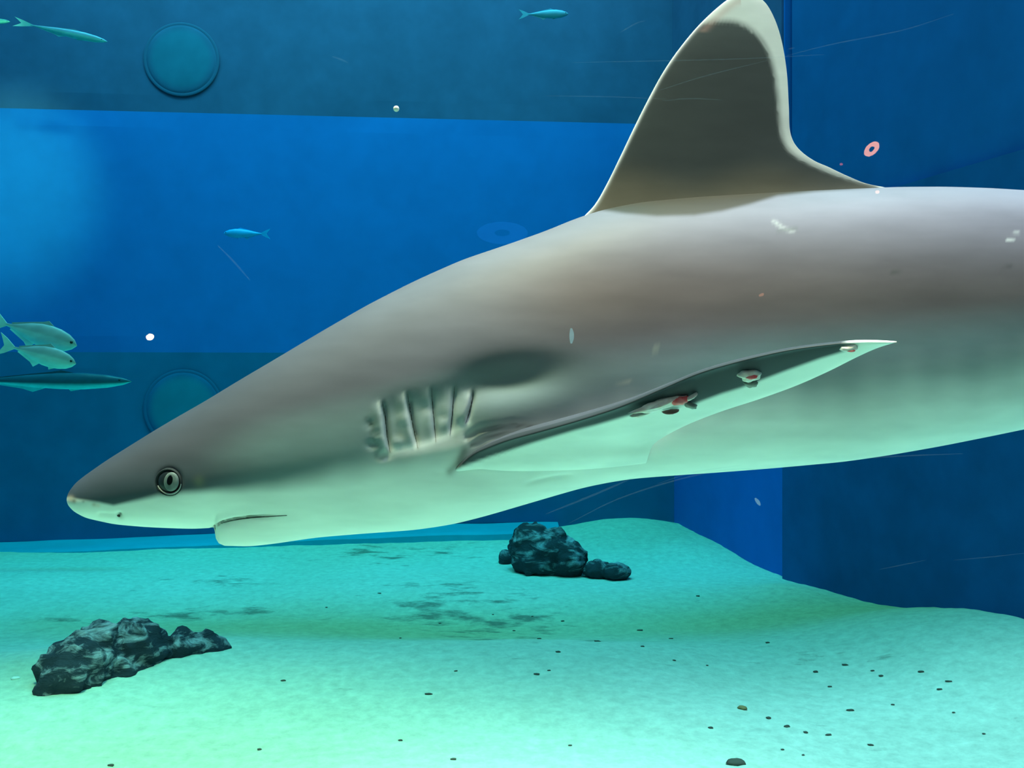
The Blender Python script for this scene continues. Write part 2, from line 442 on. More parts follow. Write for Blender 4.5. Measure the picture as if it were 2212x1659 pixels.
# low sloping kerb along the foot of the back wall
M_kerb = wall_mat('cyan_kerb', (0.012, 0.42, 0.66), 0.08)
vs = []; fc = []
NK = 160
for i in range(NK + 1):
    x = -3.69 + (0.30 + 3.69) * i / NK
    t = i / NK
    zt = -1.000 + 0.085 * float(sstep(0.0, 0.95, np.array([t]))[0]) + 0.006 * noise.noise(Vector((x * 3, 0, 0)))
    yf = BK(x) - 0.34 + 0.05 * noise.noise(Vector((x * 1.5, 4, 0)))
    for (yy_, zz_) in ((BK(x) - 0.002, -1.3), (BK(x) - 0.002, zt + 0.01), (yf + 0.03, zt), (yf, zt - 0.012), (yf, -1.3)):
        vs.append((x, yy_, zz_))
for i in range(NK):
    for k in range(5):
        a = i * 5 + k; b_ = i * 5 + (k + 1) % 5
        fc.append((a, a + 5, b_ + 5, b_))
fc.append((0, 1, 2, 3, 4)); fc.append(tuple(NK * 5 + k for k in (4, 3, 2, 1, 0)))
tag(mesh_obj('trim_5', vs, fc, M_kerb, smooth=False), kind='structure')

# ------------------------------------------------------------------ rocks
def rock(name, lobes, mat, label, group=None, voxel=0.012, disp=0.03, seed=0):
    """lobes: (px, py, Y, rx, ry, rz) ellipsoids melted into one stone"""
    base = sum((W(l[0], l[1], l[2]) for l in lobes), Vector()) / len(lobes)
    base.z = ground(base.x, base.y)
    bm = bmesh.new()
    for (px, py, Yd, rx, ry, rz) in lobes:
        c = W(px, py, Yd) - base
        bmesh.ops.create_icosphere(bm, subdivisions=4, radius=1.0, matrix=Matrix.Translation(c) @ Matrix.Diagonal((rx, ry, rz, 1)))
    me = bpy.data.meshes.new(name); bm.to_mesh(me); bm.free()
    me.materials.append(mat)
    o = bpy.data.objects.new(name, me); o.location = base; COL.objects.link(o)
    r = o.modifiers.new('melt', 'REMESH'); r.mode = 'VOXEL'; r.voxel_size = voxel; r.use_smooth_shade = True
    for k, (sc, st) in enumerate(((0.12, disp * 1.2), (0.05, disp * 0.55), (0.016, disp * 0.28))):
        t = bpy.data.textures.new(name + 'tex%d%d' % (seed, k), 'CLOUDS' if k != 1 else 'MUSGRAVE'); t.noise_scale = sc
        d = o.modifiers.new('rough%d' % k, 'DISPLACE'); d.texture = t; d.strength = st; d.mid_level = 0.5; d.texture_coords = 'LOCAL'
    tag(o, label, 'rock', group)
    return o

rock('rock', [(165, 1452, 3.14, 0.105, 0.13, 0.095), (205, 1408, 3.25, 0.085, 0.10, 0.078), (288, 1402, 3.35, 0.095, 0.11, 0.088), (330, 1420, 3.42, 0.08, 0.09, 0.075),
              (395, 1412, 3.46, 0.085, 0.07, 0.07), (445, 1408, 3.50, 0.07, 0.06, 0.055), (240, 1450, 3.27, 0.12, 0.12, 0.07), (130, 1480, 3.10, 0.055, 0.09, 0.07)],
     M_rock, 'dark craggy boulder with pale crusted patches on the sand at lower left', seed=1)
rock('rock', [(1150, 1190, 5.25, 0.115, 0.13, 0.14), (1195, 1195, 5.2, 0.13, 0.13, 0.115), (1225, 1210, 5.15, 0.09, 0.11, 0.10), (1135, 1160, 5.25, 0.06, 0.08, 0.07), (1180, 1215, 5.2, 0.17, 0.13, 0.07)],
     M_rock_far, 'tall dark boulder on the sand under the shark, biggest of three rear rocks', seed=2, disp=0.025)
rock('rock', [(1290, 1232, 5.06, 0.06, 0.08, 0.045), (1330, 1236, 5.0, 0.07, 0.08, 0.042)],
     M_rock_far, 'low flat rock with a pale streak to the right of the tall rear boulder', seed=3, disp=0.018, voxel=0.008)
rock('rock', [(1092, 1207, 5.45, 0.04, 0.05, 0.045)],
     M_rock_far, 'tiny dark rock at the left foot of the tall rear boulder', seed=4, disp=0.015, voxel=0.007)

# ------------------------------------------------------------------ litter on the sand
def grit_mesh(name, r, flat, seed, mat):
    rnd = random.Random(seed)
    bm = bmesh.new()
    bmesh.ops.create_icosphere(bm, subdivisions=2, radius=1.0)
    for v in bm.verts:
        k = 1 + 0.45 * noise.noise(v.co * 1.7 + Vector((seed * 3.1, 0, 0)))
        v.co = Vector((v.co.x * r * 1.5 * k, v.co.y * r * k, v.co.z * r * flat * k))
    me = bpy.data.meshes.new(name); bm.to_mesh(me); bm.free()
    me.materials.append(mat)
    me.polygons.foreach_set('use_smooth', [True] * len(me.polygons))
    return me
M_grit_d = plain('dark_shell_bit', (0.09, 0.085, 0.07), 0.8)
M_grit_b = plain('brown_shell_bit', (0.34, 0.22, 0.10), 0.7)
M_grit_w = plain('white_shell_bit', (0.9, 0.9, 0.88), 0.6)
def litter(px, py, r, mesh, label, group=None, rot=0.0, name='pebble', cat='pebble', pct=None):
    y = F * 1.0 / (py - CY)
    for _ in range(6):
        x = (px - CX) / F * y
        y = F * (-ground(x, y)) / (py - CY)
    x = (px - CX) / F * y
    o = bpy.data.objects.new(name, mesh); COL.objects.link(o)
    o.location = (x, y, ground(x, y) + r * 0.25); o.rotation_euler = (0, 0, rot)
    if group:
        q = random.uniform(0.45, 1.0); o.scale = (q * random.uniform(0.8, 1.6), q, q)
    tag(o, label, cat, group)
    return o
gd = [grit_mesh('pebble', 0.007, 0.5, s, M_grit_d) for s in range(3)]
litter(1603, 1531, 0.012, grit_mesh('shell_fragment', 0.010, 0.6, 11, M_grit_b), 'brown shell fragment lying alone on the bright sand at lower right', name='shell_fragment', cat='shell', rot=-0.5)
litter(1590, 1649, 0.015, grit_mesh('pebble', 0.017, 0.5, 12, M_grit_d), 'largest dark pebble, at the bottom edge of the sand right of centre', rot=0.1)
litter(34, 1466, 0.008, grit_mesh('shell_fragment', 0.010, 0.5, 13, M_grit_w), 'white shell fragment on the sand left of the craggy boulder', name='shell_fragment', cat='shell', rot=0.2)
near = [(1929, 1523), (1740, 1583), (1535, 1573), (1232, 1611), (1690, 1620), (1735, 1632), (1790, 1588), (2125, 1586), (1837, 1535), (980, 1641), (1660, 1552), (1700, 1570), (2060, 1540), (1880, 1610), (865, 1600), (240, 1654), (560, 1620)]
mid = [(1528, 1438), (1658, 1389), (1388, 1397), (1793, 1484), (1825, 1437), (1885, 1450), (2050, 1473), (1903, 1461), (1762, 1452), (1450, 1380), (1456, 1427), (1186, 1449), (1160, 1457), (1205, 1409), (1990, 1453), (2030, 1490), (1290, 1386), (612, 1471), (985, 1450), (925, 1500)]
far = [(1508, 1288), (1215, 1342), (1150, 1332), (1065, 1328), (950, 1347), (865, 1379), (820, 1282), (705, 1312), (390, 1398), (1383, 1362), (1110, 1363), (1165, 1380)]
for i, (a, b) in enumerate(near): litter(a, b, 0.006, gd[i % 3], 'small dark pebble on the bright sand in the foreground', 'pebbles on the foreground sand', rot=i * 0.7 % 0.6 - 0.3)
for i, (a, b) in enumerate(mid): litter(a, b, 0.006, gd[i % 3], 'small dark pebble on the sand in the middle distance', 'pebbles on the middle sand', rot=i * 0.9 % 0.6 - 0.3)
for i, (a, b) in enumerate(far): litter(a, b, 0.006, gd[i % 3], 'small dark pebble among the dark litter towards the rear rocks', 'pebbles on the far sand', rot=i * 0.5 % 0.6 - 0.3)

# ------------------------------------------------------------------ the shark
Y0 = 1.25
shark = empty('shark', W(1106, 800, Y0))
tag(shark, 'large grey shark with pale belly and white fin tips swimming left across the tank', 'shark')
TOP = [(150, 1076), (153, 1068), (160, 1053), (175, 1036), (195, 1021), (240, 990), (300, 953), (345, 925), (400, 893), (450, 865), (520, 822), (600, 775), (700, 715), (800, 657), (900, 606), (1000, 561),
       (1100, 527), (1180, 498), (1240, 472), (1300, 452), (1380, 436), (1500, 425), (1700, 413), (1900, 404), (2000, 403), (2100, 406), (2212, 413), (2500, 455), (2800, 530), (3100, 610), (3400, 672), (3560, 690), (3650, 700)]
BOT = [(150, 1078), (153, 1086), (160, 1096), (175, 1108), (200, 1120), (260, 1133), (330, 1139), (432, 1143), (445, 1142), (462, 1138), (464, 1150), (466, 1163), (472, 1173), (484, 1178), (540, 1179),
       (600, 1172), (700, 1160), (800, 1152), (900, 1145), (980, 1133), (1050, 1115), (1150, 1085), (1250, 1055), (1300, 1044), (1360, 1034), (1450, 1027), (1550, 1020), (1650, 1012), (1800, 998), (1900, 983),
       (2000, 965), (2100, 945), (2212, 922), (2500, 870), (2800, 830), (3100, 800), (3400, 772), (3560, 758), (3650, 745)]
HW = [(150, 0.0), (152, 0.008), (156, 0.016), (165, 0.026), (185, 0.040), (220, 0.054), (300, 0.074), (400, 0.090), (500, 0.101), (600, 0.110), (750, 0.121), (900, 0.130), (1100, 0.139), (1400, 0.146), (1800, 0.147),
      (2212, 0.132), (2500, 0.112), (2800, 0.083), (3100, 0.053), (3400, 0.030), (3560, 0.022), (3650, 0.008)]
MID = [(150, 1077), (200, 1072), (300, 1052), (400, 1030), (500, 1005), (600, 985), (750, 955), (900, 910), (1100, 845), (1400, 770), (1800, 735), (2212, 700), (2800, 670), (3650, 722)]
EXPO = [(150, 2.0), (400, 2.0), (900, 2.1), (1400, 2.5), (2000, 2.75), (2800, 2.1), (3650, 2.0)]
st = np.concatenate([150 + 50 * (1 - np.cos(np.linspace(0, math.pi / 2, 26)))[1:], np.arange(203, 430, 3.0), np.arange(430, 490, 1.5), np.arange(490, 1300, 3.0), np.arange(1300, 2240, 6.0), np.arange(2240, 3651, 20.0)])
NR = 260
th = np.linspace(0, 2 * math.pi, NR, endpoint=False)
ct, sn = np.cos(th), np.sin(th)
def curve_smooth(x, pts):
    xs_, ys_ = zip(*pts)
    return np.interp(x, xs_, ys_)
def soft(vals, k):
    ker = np.ones(k) / k
    pad = np.concatenate([np.repeat(vals[:1], k), vals, np.repeat(vals[-1:], k)])
    return np.convolve(pad, ker, 'same')[k:-k]
BOT_U = [p for p in BOT if p[0] <= 445] + [(470, 1139), (520, 1141), (600, 1147), (700, 1151), (800, 1149)] + [p for p in BOT if p[0] >= 900]
dense = np.arange(150.0, 3651.0, 1.0)
def gsm(pts, rate, smax):
    raw = np.interp(dense, *zip(*pts)); out = np.zeros(len(st))
    for i_, x_ in enumerate(st):
        sg = min(max((x_ - 150) * rate, 0.8), smax)
        w_ = np.exp(-0.5 * ((dense - x_) / sg) ** 2)
        # reflect about the sample so that slopes survive at the ends
        out[i_] = (raw * w_).sum() / w_.sum() if 150 + 3 * sg < x_ < 3650 - 3 * sg else np.interp(x_, dense, raw)
    return out
topv = gsm(TOP, 0.12, 20); hwv = gsm(HW, 0.2, 45); midv = gsm(MID, 0.2, 60); exv = gsm(EXPO, 0.2, 60)
botu = gsm(BOT_U, 0.10, 20); botv = np.where(st < 455, botu, gsm(BOT, 0.10, 20))
raw_b = np.interp(st, *zip(*BOT)); kk = sstep(490, 560, st); botv = np.where(st < 455, botu, raw_b * (1 - kk) + botv * kk)
botv = np.maximum(botv, botu)
V = []
for k, px in enumerate(st):
    x = (px - CX) / F * Y0
    zt, zb, zm = [(CY - q) / F * Y0 for q in (topv[k], botv[k], midv[k])]
    w = hwv[k]; e = 2.0 / exv[k]
    yy = Y0 - w * np.sign(ct) * np.abs(ct) ** e
    su = np.abs(sn) ** e
    tgt_t, tgt_b = zt / Y0, zb / Y0
    up, dn = zt - zm, zm - zb
    for _ in range(8):
        z = np.where(sn >= 0, zm + up * su, zm - dn * su)
        pr = z / yy
        up -= (pr.max() - tgt_t) * Y0; dn += (pr.min() - tgt_b) * Y0
        up = max(up, 0.0005); dn = max(dn, 0.0005)
    z = np.where(sn >= 0, zm + up * su, zm - dn * su)
    ex0 = (botv[k] - botu[k]) / F * Y0                   # the lower jaw hangs below the line of the snout
    if ex0 > 0 or 455 < px < 620:
        dd = np.abs(yy - Y0)                             # and is rounded in plan: its sides start further back
        pe = px - (CX - 466) * dd / Y0 - 8 * (dd / w) ** 2
        ex = np.interp(pe, st, np.maximum(botv - botu, 0)) / F * Y0
        ex = np.where(px > 700, ex0, ex * (1 - sstep(600, 700, px)) + ex0 * sstep(600, 700, px))
        dn_u = dn - ex0
        jw = sstep(0.62, 0.97, su)
        z = np.where(sn >= 0, z, zm - dn_u * su - ex * jw)
    V.append(np.stack([np.full(NR, x), yy, z], 1))
V = np.array(V)                                        # stations x ring x 3
def flank_px(P):
    """pixel-like flank coordinates shared by both sides of the animal"""
    yn = Y0 - np.abs(P[..., 1] - Y0)
    return CX + F * P[..., 0] / yn, CY - F * P[..., 2] / yn
pxv, pyv = flank_px(V)
# normals (approx.) for grooves
ax_ = np.stack([V[:, :, 0], np.full(V.shape[:2], Y0), np.repeat(((CY - midv) / F * Y0)[:, None], NR, 1)], 2)
nr = V - ax_; nl = np.linalg.norm(nr, axis=2, keepdims=True); nr = nr / np.maximum(nl, 1e-6)
depth = np.zeros(V.shape[:2])
side_ok = (np.abs(ct)[None, :] > 0.12)
def groove(poly, width, d, taper=True, bias=0.0):
    global depth
    dist, par = seg_dist(pxv, pyv, poly)
    g = d * np.exp(-(dist / width) ** 2)
    if taper: g = g * np.clip(4 * par * (1 - par) * 1.5, 0, 1)
    depth = depth + g
MOUTH = [(462, 1142), (478, 1131), (505, 1124), (540, 1119), (580, 1116), (620, 1113)]
dist, par = seg_dist(pxv, pyv, MOUTH)
depth += 0.0040 * np.exp(-(dist / 5.0) ** 2) * (1 - sstep(0.6, 1.0, par))
depth += 0.004 * np.exp(-(dist / 12.0) ** 2) * (pyv > np.interp(pxv, [m[0] for m in MOUTH], [m[1] for m in MOUTH])) * (1 - sstep(0.2, 1.0, par)) * (pxv > 462)
GILLS = [[(826, 868), (832, 900), (836, 940), (843, 978)], [(880, 850), (885, 880), (893, 925), (903, 968)], [(932, 838), (934, 870), (938, 915), (942, 955)],
         [(982, 835), (979, 870), (976, 905), (972, 940)], [(1022, 842), (1020, 865), (1014, 890), (1006, 915)]]
# gill chamber: a shallow hollow crossed by the raised edges of the flaps
inside = np.exp(-((pxv - 925) / 105) ** 4 - ((pyv - (905 - (pxv - 925) * 0.18)) / 62) ** 4)
depth += 0.006 * inside
GS = [1.0, 1.0, 0.45, 0.5, 0.85]
for g, q in zip(GILLS, GS):
    groove(g, 5.0, 0.0055 * q)
    gx = [(a - 14, b) for a, b in g]
    groove(gx, 12.0, -0.0030 * q)
for (a, b, r, q) in ((800, 915, 7, .002), (812, 935, 6, .002), (806, 960, 8, .0025), (828, 985, 9, .0025), (868, 905, 8, -.0015), (955, 900, 9, .0015), (860, 955, 10, -.002), (920, 880, 9, .0015)):
    depth += q * np.exp(-(np.hypot((pxv - a) / 1.6, pyv - b) / r) ** 2)
# dent above the pectoral root, axil folds, nostril, eye socket
depth += 0.012 * np.exp(-((pxv - 1090) / 110) ** 2 - ((pyv - 818 + (pxv - 1090) * 0.1) / 42) ** 2)
groove([(1000, 950), (1040, 928), (1100, 918), (1170, 922)], 5, 0.005)
groove([(1010, 965), (1060, 942), (1120, 932), (1170, 930)], 5, 0.004)
depth += 0.004 * np.exp(-(np.hypot(pxv - 258, pyv - 1114) / 7) ** 2)
depth += 0.0015 * np.exp(-(seg_dist(pxv, pyv, [(215, 1110), (255, 1112)])[0] / 5) ** 2)
depth += 0.006 * np.exp(-(np.hypot(pxv - 365, pyv - 1040) / 26) ** 4)
groove([(1130, 1046), (1190, 1032), (1240, 1026)], 5, 0.002)
V2 = V - nr * (depth * (np.abs(ct)[None, :] > 0.05))[:, :, None]
# colour pattern
BOUND = [(150, 1075), (175, 1079), (215, 1085), (245, 1091), (265, 1087), (300, 1080), (340, 1070), (400, 1064), (450, 1060), (550, 1052), (650, 1040), (750, 1018), (850, 988), (950, 965), (1050, 950), (1200, 925),
         (1400, 885), (1600, 860), (1800, 842), (2000, 826), (2212, 790), (2800, 740), (3400, 728), (3650, 728)]
SOFT = [(150, 4), (260, 5), (340, 9), (450, 11), (600, 22), (800, 45), (1000, 60), (1400, 75), (2212, 90), (3650, 50)]
UPPER = [(150, 1060), (240, 1030), (345, 1000), (450, 968), (700, 900), (850, 862), (1000, 820), (1200, 790), (1500, 760), (2212, 690), (3650, 700)]
b = np.interp(pxv, *zip(*BOUND)); sf = np.interp(pxv, *zip(*SOFT)); u = np.interp(pxv, *zip(*UPPER))
wob = 6 * np.sin(pxv * 0.02) + 3 * np.sin(pxv * 0.071)
pale = sstep(-1, 1, (pyv - b + wob * (sf / 60)) / sf).ravel()
upm = sstep(-30, 40, pyv - u).ravel()  # turn from lit back to shaded flank, put into the pigment
c_belly = (0.86, 0.88, 0.84)
trunk = (0.68 * sstep(250, 1450, pxv) + 0.32 * sstep(1400, 2200, pxv)).ravel()                   # weaker top light on the head put into the pigment
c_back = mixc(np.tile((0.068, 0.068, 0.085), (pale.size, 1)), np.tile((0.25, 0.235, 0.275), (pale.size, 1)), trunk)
c_flank = mixc(np.tile((0.055, 0.075, 0.10), (pale.size, 1)), np.tile((0.19, 0.17, 0.18), (pale.size, 1)), sstep(150, 1000, pxv).ravel())  # flank darkened towards the head for the same weaker light
col = mixc(c_back, c_flank, upm)
# brown cast along the flank of the trunk, greyer back
brown = (np.exp(-((pyv - 640) / 110) ** 2) * sstep(900, 1300, pxv)).ravel() * 0.8
col = mixc(col, np.tile((0.165, 0.120, 0.108), (pale.size, 1)), brown)
blue_flank = (sstep(690, 800, pyv) * sstep(1300, 1700, pxv)).ravel() * 0.6  # bluish pigment on the lower flank of the trunk
col = mixc(col, np.tile((0.22, 0.27, 0.30), (pale.size, 1)), blue_flank)
mid_tone = (sstep(-60, 40, pyv - u) * sstep(400, 620, pxv)).ravel() * 0.55  # teal of the shaded flank, painted in below the same line
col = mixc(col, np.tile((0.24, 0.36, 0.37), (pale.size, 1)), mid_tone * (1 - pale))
col = mixc(col, np.tile(c_belly, (pale.size, 1)), pale)
# unlit base of the dorsal fin, its shade painted onto the back
foot = np.interp(pxv, [1240, 1290, 1350, 1420, 1500, 1560, 1620, 1680, 1760, 1900, 1960], [430, 452, 461, 467, 465, 456, 441, 423, 414, 404, 380])
fk = (sstep(6, -6, pyv - foot) * (np.abs(sn)[None, :] * np.sign(sn)[None, :] > 0.1)).ravel()
col = mixc(col, np.tile((0.050, 0.040, 0.026), (pale.size, 1)), fk)
# gill flaps are bare and paler
gz = (inside * sstep(845, 890, pyv + (pxv - 925) * 0.22)).ravel()
streak = 0.5 + 0.5 * np.sin(pxv * 0.21 + 0.04 * pyv) * np.sin(pxv * 0.083 + 1.1)
col = mixc(col, np.tile((0.44, 0.47, 0.47), (pale.size, 1)), gz * 0.75 * (0.7 + 0.3 * streak.ravel()))
rim = np.exp(-(seg_dist(pxv, pyv, [(843, 976), (880, 970), (915, 962), (960, 945), (1010, 918)])[0] / 8) ** 2).ravel()
col = mixc(col, np.tile((0.85, 0.86, 0.84), (pale.size, 1)), rim * 0.8)
for g, q in zip(GILLS, GS):
    d = seg_dist(pxv, pyv, g)[0].ravel()
    col = mixc(col, np.tile((0.12, 0.14, 0.14), (pale.size, 1)), np.exp(-(d / 5) ** 2) * 0.5 * q)
    dl = seg_dist(pxv, pyv, [(a - 9, b) for a, b in g])[0].ravel()
    col = mixc(col, np.tile((0.62, 0.64, 0.58), (pale.size, 1)), np.exp(-(dl / 4) ** 2) * 0.5 * q)
for pl in ([(790, 905), (806, 922), (800, 940)], [(805, 950), (822, 968), (812, 985)], [(800, 915), (826, 902)]):
    col = mixc(col, np.tile((0.12, 0.16, 0.15), (pale.size, 1)), np.exp(-(seg_dist(pxv, pyv, pl)[0].ravel() / 5) ** 2) * 0.45)
for pl, wd in (([(1012, 950), (1050, 932), (1110, 922), (1175, 925)], 3.0), ([(1018, 962), (1070, 942), (1130, 934), (1175, 930)], 3.0), ([(1003, 975), (990, 1000), (972, 1018)], 9)):
    col = mixc(col, np.tile((0.09, 0.085, 0.07), (pale.size, 1)), np.exp(-(seg_dist(pxv, pyv, pl)[0].ravel() / wd) ** 2) * 0.55)
# abraded snout tip
for (a, bb, r, cc, s_) in ((152, 1078, 7, (0.75, 0.55, 0.45), 0.9), (160, 1082, 5, (0.28, 0.2, 0.15), 0.8), (180, 1083, 3, (0.3, 0.32, 0.3), 0.6), (212, 1092, 5, (0.85, 0.75, 0.68), 0.9), (203, 1090, 5, (0.5, 0.33, 0.24), 0.5),
                        (257, 1114, 4.5, (0.12, 0.13, 0.12), 0.9), (430, 1040, 12, (0.26, 0.24, 0.15), 0.5)):
    d = np.hypot(pxv - a, pyv - bb).ravel()
    col = mixc(col, np.tile(cc, (pale.size, 1)), np.exp(-(d / r) ** 2) * s_)
md = seg_dist(pxv, pyv, MOUTH)
col = mixc(col, np.tile((0.16, 0.16, 0.15), (pale.size, 1)), (np.exp(-(md[0] / 3.0) ** 2) * (1 - sstep(0.7, 1, md[1]))).ravel() * 0.7)
# scuffs on the back
for (pl, wd, cc, s_) in (([(1672, 478), (1690, 492), (1712, 500)], 4, (0.5, 0.5, 0.48), 0.7), ([(1680, 500), (1720, 492)], 3, (0.12, 0.13, 0.12), 0.6),
                         ([(2190, 503), (2200, 503)], 2.5, (0.8, 0.8, 0.75), 0.9), ([(2176, 517), (2188, 517)], 2.5, (0.8, 0.8, 0.75), 0.9), ([(1925, 590), (1945, 584)], 3, (0.1, 0.1, 0.09), 0.6),
                         ([(2165, 580), (2185, 574)], 3, (0.1, 0.1, 0.09), 0.5), ([(1330, 826), (1362, 824)], 3, (0.5, 0.48, 0.42), 0.5), ([(1412, 752), (1420, 750)], 2, (0.5, 0.5, 0.4), 0.4)):
    col = mixc(col, np.tile(cc, (pale.size, 1)), np.exp(-(seg_dist(pxv, pyv, pl)[0].ravel() / wd) ** 2) * s_)
VV = V2.reshape(-1, 3)
NS = len(st)
faces = []
for s in range(NS - 1):
    for k in range(NR):
        a = s * NR + k; b_ = s * NR + (k + 1) % NR
        faces.append((a, a + NR, b_ + NR, b_))
tip = len(VV); VV = np.vstack([VV, V[0].mean(0) + np.array([-0.0006, 0, 0]), V[-1].mean(0)])
col = np.vstack([col, col[0], col[-1]])
for k in range(NR):
    faces.append((tip, k, (k + 1) % NR))
    faces.append((tip + 1, (NS - 1) * NR + (k + 1) % NR, (NS - 1) * NR + k))
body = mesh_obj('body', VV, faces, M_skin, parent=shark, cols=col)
bvh = BVHTree.FromPolygons([tuple(v) for v in VV], faces)
def on_skin(px, py, lift=0.0):
    d = Vector(((px - CX) / F, 1.0, (CY - py) / F)).normalized()
    hit, n, i, dist = bvh.ray_cast(Vector((0, 0, 0)), d, 5)
    if hit is None: return None, None
    if n.dot(d) > 0: n = -n
    return hit + n * lift, n

# --- fins
def fin_mesh(lead, trail, thick, nu, ns, colf, name, parent, mirror=False, mat=None, root_extra=None, camber=None):
    """lead, trail: 3-D curves sampled ns times from root to tip; an airfoil section between them"""
    nrm_all = []
    verts = []; cols_ = []
    for j in range(ns):
        Lp, Tp = lead[j], trail[j]
        ch = Tp - Lp
        j0, j1 = max(0, j - 1), min(ns - 1, j + 1)
        sp = (lead[j1] - lead[j0]) + (trail[j1] - trail[j0])
        n = np.cross(sp, ch); n = n / (np.linalg.norm(n) + 1e-9)
        nrm_all.append(n)
    # keep the normals steady towards the tip
    for j in range(ns - 1, 0, -1):
        if np.linalg.norm(trail[j] - lead[j]) < 0.02: nrm_all[j] = nrm_all[max(0, j - 3)]
    for j in range(ns):
        Lp, Tp = lead[j], trail[j]; ch = Tp - Lp; n = nrm_all[j]; s = j / (ns - 1)
        t0 = thick(s)
        for k in range(2 * nu):
            if k <= nu: uu = k / nu; sg = 1
            else: uu = (2 * nu - k) / nu; sg = -1
            uu = 0.5 * (1 - math.cos(math.pi * uu))
            prof = 2.6 * (0.2969 * math.sqrt(uu) - 0.1260 * uu - 0.3516 * uu ** 2 + 0.2843 * uu ** 3 - 0.1015 * uu ** 4)
            p = Lp + ch * uu + n * sg * prof * t0 * 2
            if camber: p = p + n * camber(s, uu)
            verts.append(p); cols_.append((s, uu, sg))
    verts = np.array(verts)
    N = 2 * nu
    fc = []
    for j in range(ns - 1):
        for k in range(N):
            a = j * N + k; b_ = j * N + (k + 1) % N
            fc.append((a, b_, b_ + N, a + N))
    fc.append(tuple(range(N - 1, -1, -1))); fc.append(tuple((ns - 1) * N + k for k in range(N)))
    if mirror:
        verts = verts.copy(); verts[:, 1] = 2 * Y0 - verts[:, 1]
        fc = [tuple(reversed(q)) for q in fc]
    C = np.array([colf(verts[i], *cols_[i]) for i in range(len(verts))])
    return mesh_obj(name, verts, fc, mat or M_fin, parent=parent, cols=C)

LEAD = [(1225, 520), (1255, 475), (1285, 442), (1310, 399), (1340, 338), (1370, 275), (1400, 215), (1430, 160), (1460, 115), (1500, 65), (1540, 25), (1580, -6), (1615, -16)]
TRAIL = [(1925, 409), (1908, 404), (1870, 396), (1830, 380), (1790, 361), (1755, 345), (1722, 318), (1707, 285), (1704, 230), (1700, 160), (1690, 95), (1675, 45), (1655, 8), (1632, -10), (1615, -16)]
nsD = 90
l2 = smooth_curve(LEAD, nsD); t2 = smooth_curve(TRAIL, nsD)
lead3 = np.array([list(W(a, b_, Y0)) for a, b_ in l2]); trail3 = np.array([list(W(a, b_, Y0)) for a, b_ in t2])
DARK_EDGE = [(1290, 470), (1530, 55), (1590, 52), (1630, 75), (1655, 110), (1672, 170), (1682, 240), (1690, 300), (1730, 340), (1800, 372), (1880, 401)]
edge_c = smooth_curve([(1500, 58), (1545, 50), (1590, 52), (1630, 75), (1655, 110), (1670, 160), (1678, 220), (1684, 285), (1705, 330), (1760, 362), (1830, 388), (1890, 403)], 80)
def dorsal_col(p, s, u_, sg):
    px_, py_ = CX + F * p[0] / Y0, CY - F * p[2] / Y0
    d = np.hypot(edge_c[:, 0] - px_, edge_c[:, 1] - py_); i = int(d.argmin())
    e0, e1 = edge_c[max(0, i - 1)], edge_c[min(len(edge_c) - 1, i + 1)]
    side = (e1[0] - e0[0]) * (py_ - e0[1]) - (e1[1] - e0[1]) * (px_ - e0[0])
    outside = -d[i] if side > 0 else d[i]
    w_ = float(sstep(-7, 15, np.array([outside]))[0])
    ld = np.hypot(l2[:, 0] - px_, l2[:, 1] - py_).min()
    dark = np.array((0.058, 0.066, 0.062)); base = np.array((0.15, 0.13, 0.092)); white = np.array((0.86, 0.88, 0.80))
    k = float(sstep(340, 440, np.array([py_ + 14 * math.sin(px_ * 0.02)]))[0])
    c = dark * (1 - k) + base * k
    if py_ < 130: c = c * (1 + 0.5 * (130 - py_) / 100)
    c = c * (1 - w_) + white * w_
    g = math.exp(-(ld / 5.0) ** 2)
    c = c * (1 - g) + np.array((0.95, 0.93, 0.92)) * g  # bright light catching the leading edge, put into the pigment
    if py_ < 70 and px_ < 1600:
        q = math.exp(-((ld - 16) / 8.0) ** 2) * 0.35
        c = c * (1 - q) + np.array((0.6, 0.35, 0.28)) * q
    return tuple(c)
def dthick(s):
    return 0.0065 * (1 - s) ** 0.8 + 0.0022 + 0.012 * math.exp(-s / 0.07)
dorsal = fin_mesh(lead3, trail3, dthick, 60, nsD, dorsal_col, 'dorsal_fin', shark)
tag(dorsal, 'dark dorsal fin with white tip and trailing edge')
# flesh under the fin, sinking into the back (part of the fin)

# pectoral fins: reach out to the side, back and slightly up
PL = [(968, 1014, 1.165), (985, 1006, 1.13), (1025, 975, 1.110), (1090, 947, 1.085), (1165, 926, 1.062), (1250, 902, 1.040), (1340, 873, 1.018), (1430, 836, 0.996), (1510, 803, 0.976), (1600, 777, 0.954), (1700, 755, 0.932), (1790, 743, 0.914), (1860, 738, 0.900), (1937, 739, 0.886)]
PT = [(1385, 1010, 1.20), (1396, 1000, 1.15), (1402, 982, 1.120), (1412, 960, 1.105), (1440, 940, 1.090), (1490, 915, 1.070), (1560, 888, 1.046), (1640, 862, 1.016), (1720, 833, 0.985), (1790, 802, 0.955), (1850, 772, 0.925), (1895, 752, 0.905), (1937, 739, 0.886)]
def c3(pts, n):
    q = smooth_curve(pts, n)
    return np.array([list(W(a, b_, c)) for a, b_, c in q])
nsP = 110
pl3, pt3 = c3(PL, nsP), c3(PT, nsP)
UND = [(960, 1024), (985, 1013), (1060, 986), (1150, 957), (1240, 930), (1285, 919), (1360, 897), (1430, 878), (1500, 872), (1560, 850), (1600, 838), (1700, 800), (1770, 775), (1830, 757), (1860, 742), (1940, 738)]
ux, uy = zip(*UND)
tl2 = smooth_curve([(a, b_) for a, b_, c in PT], 200)
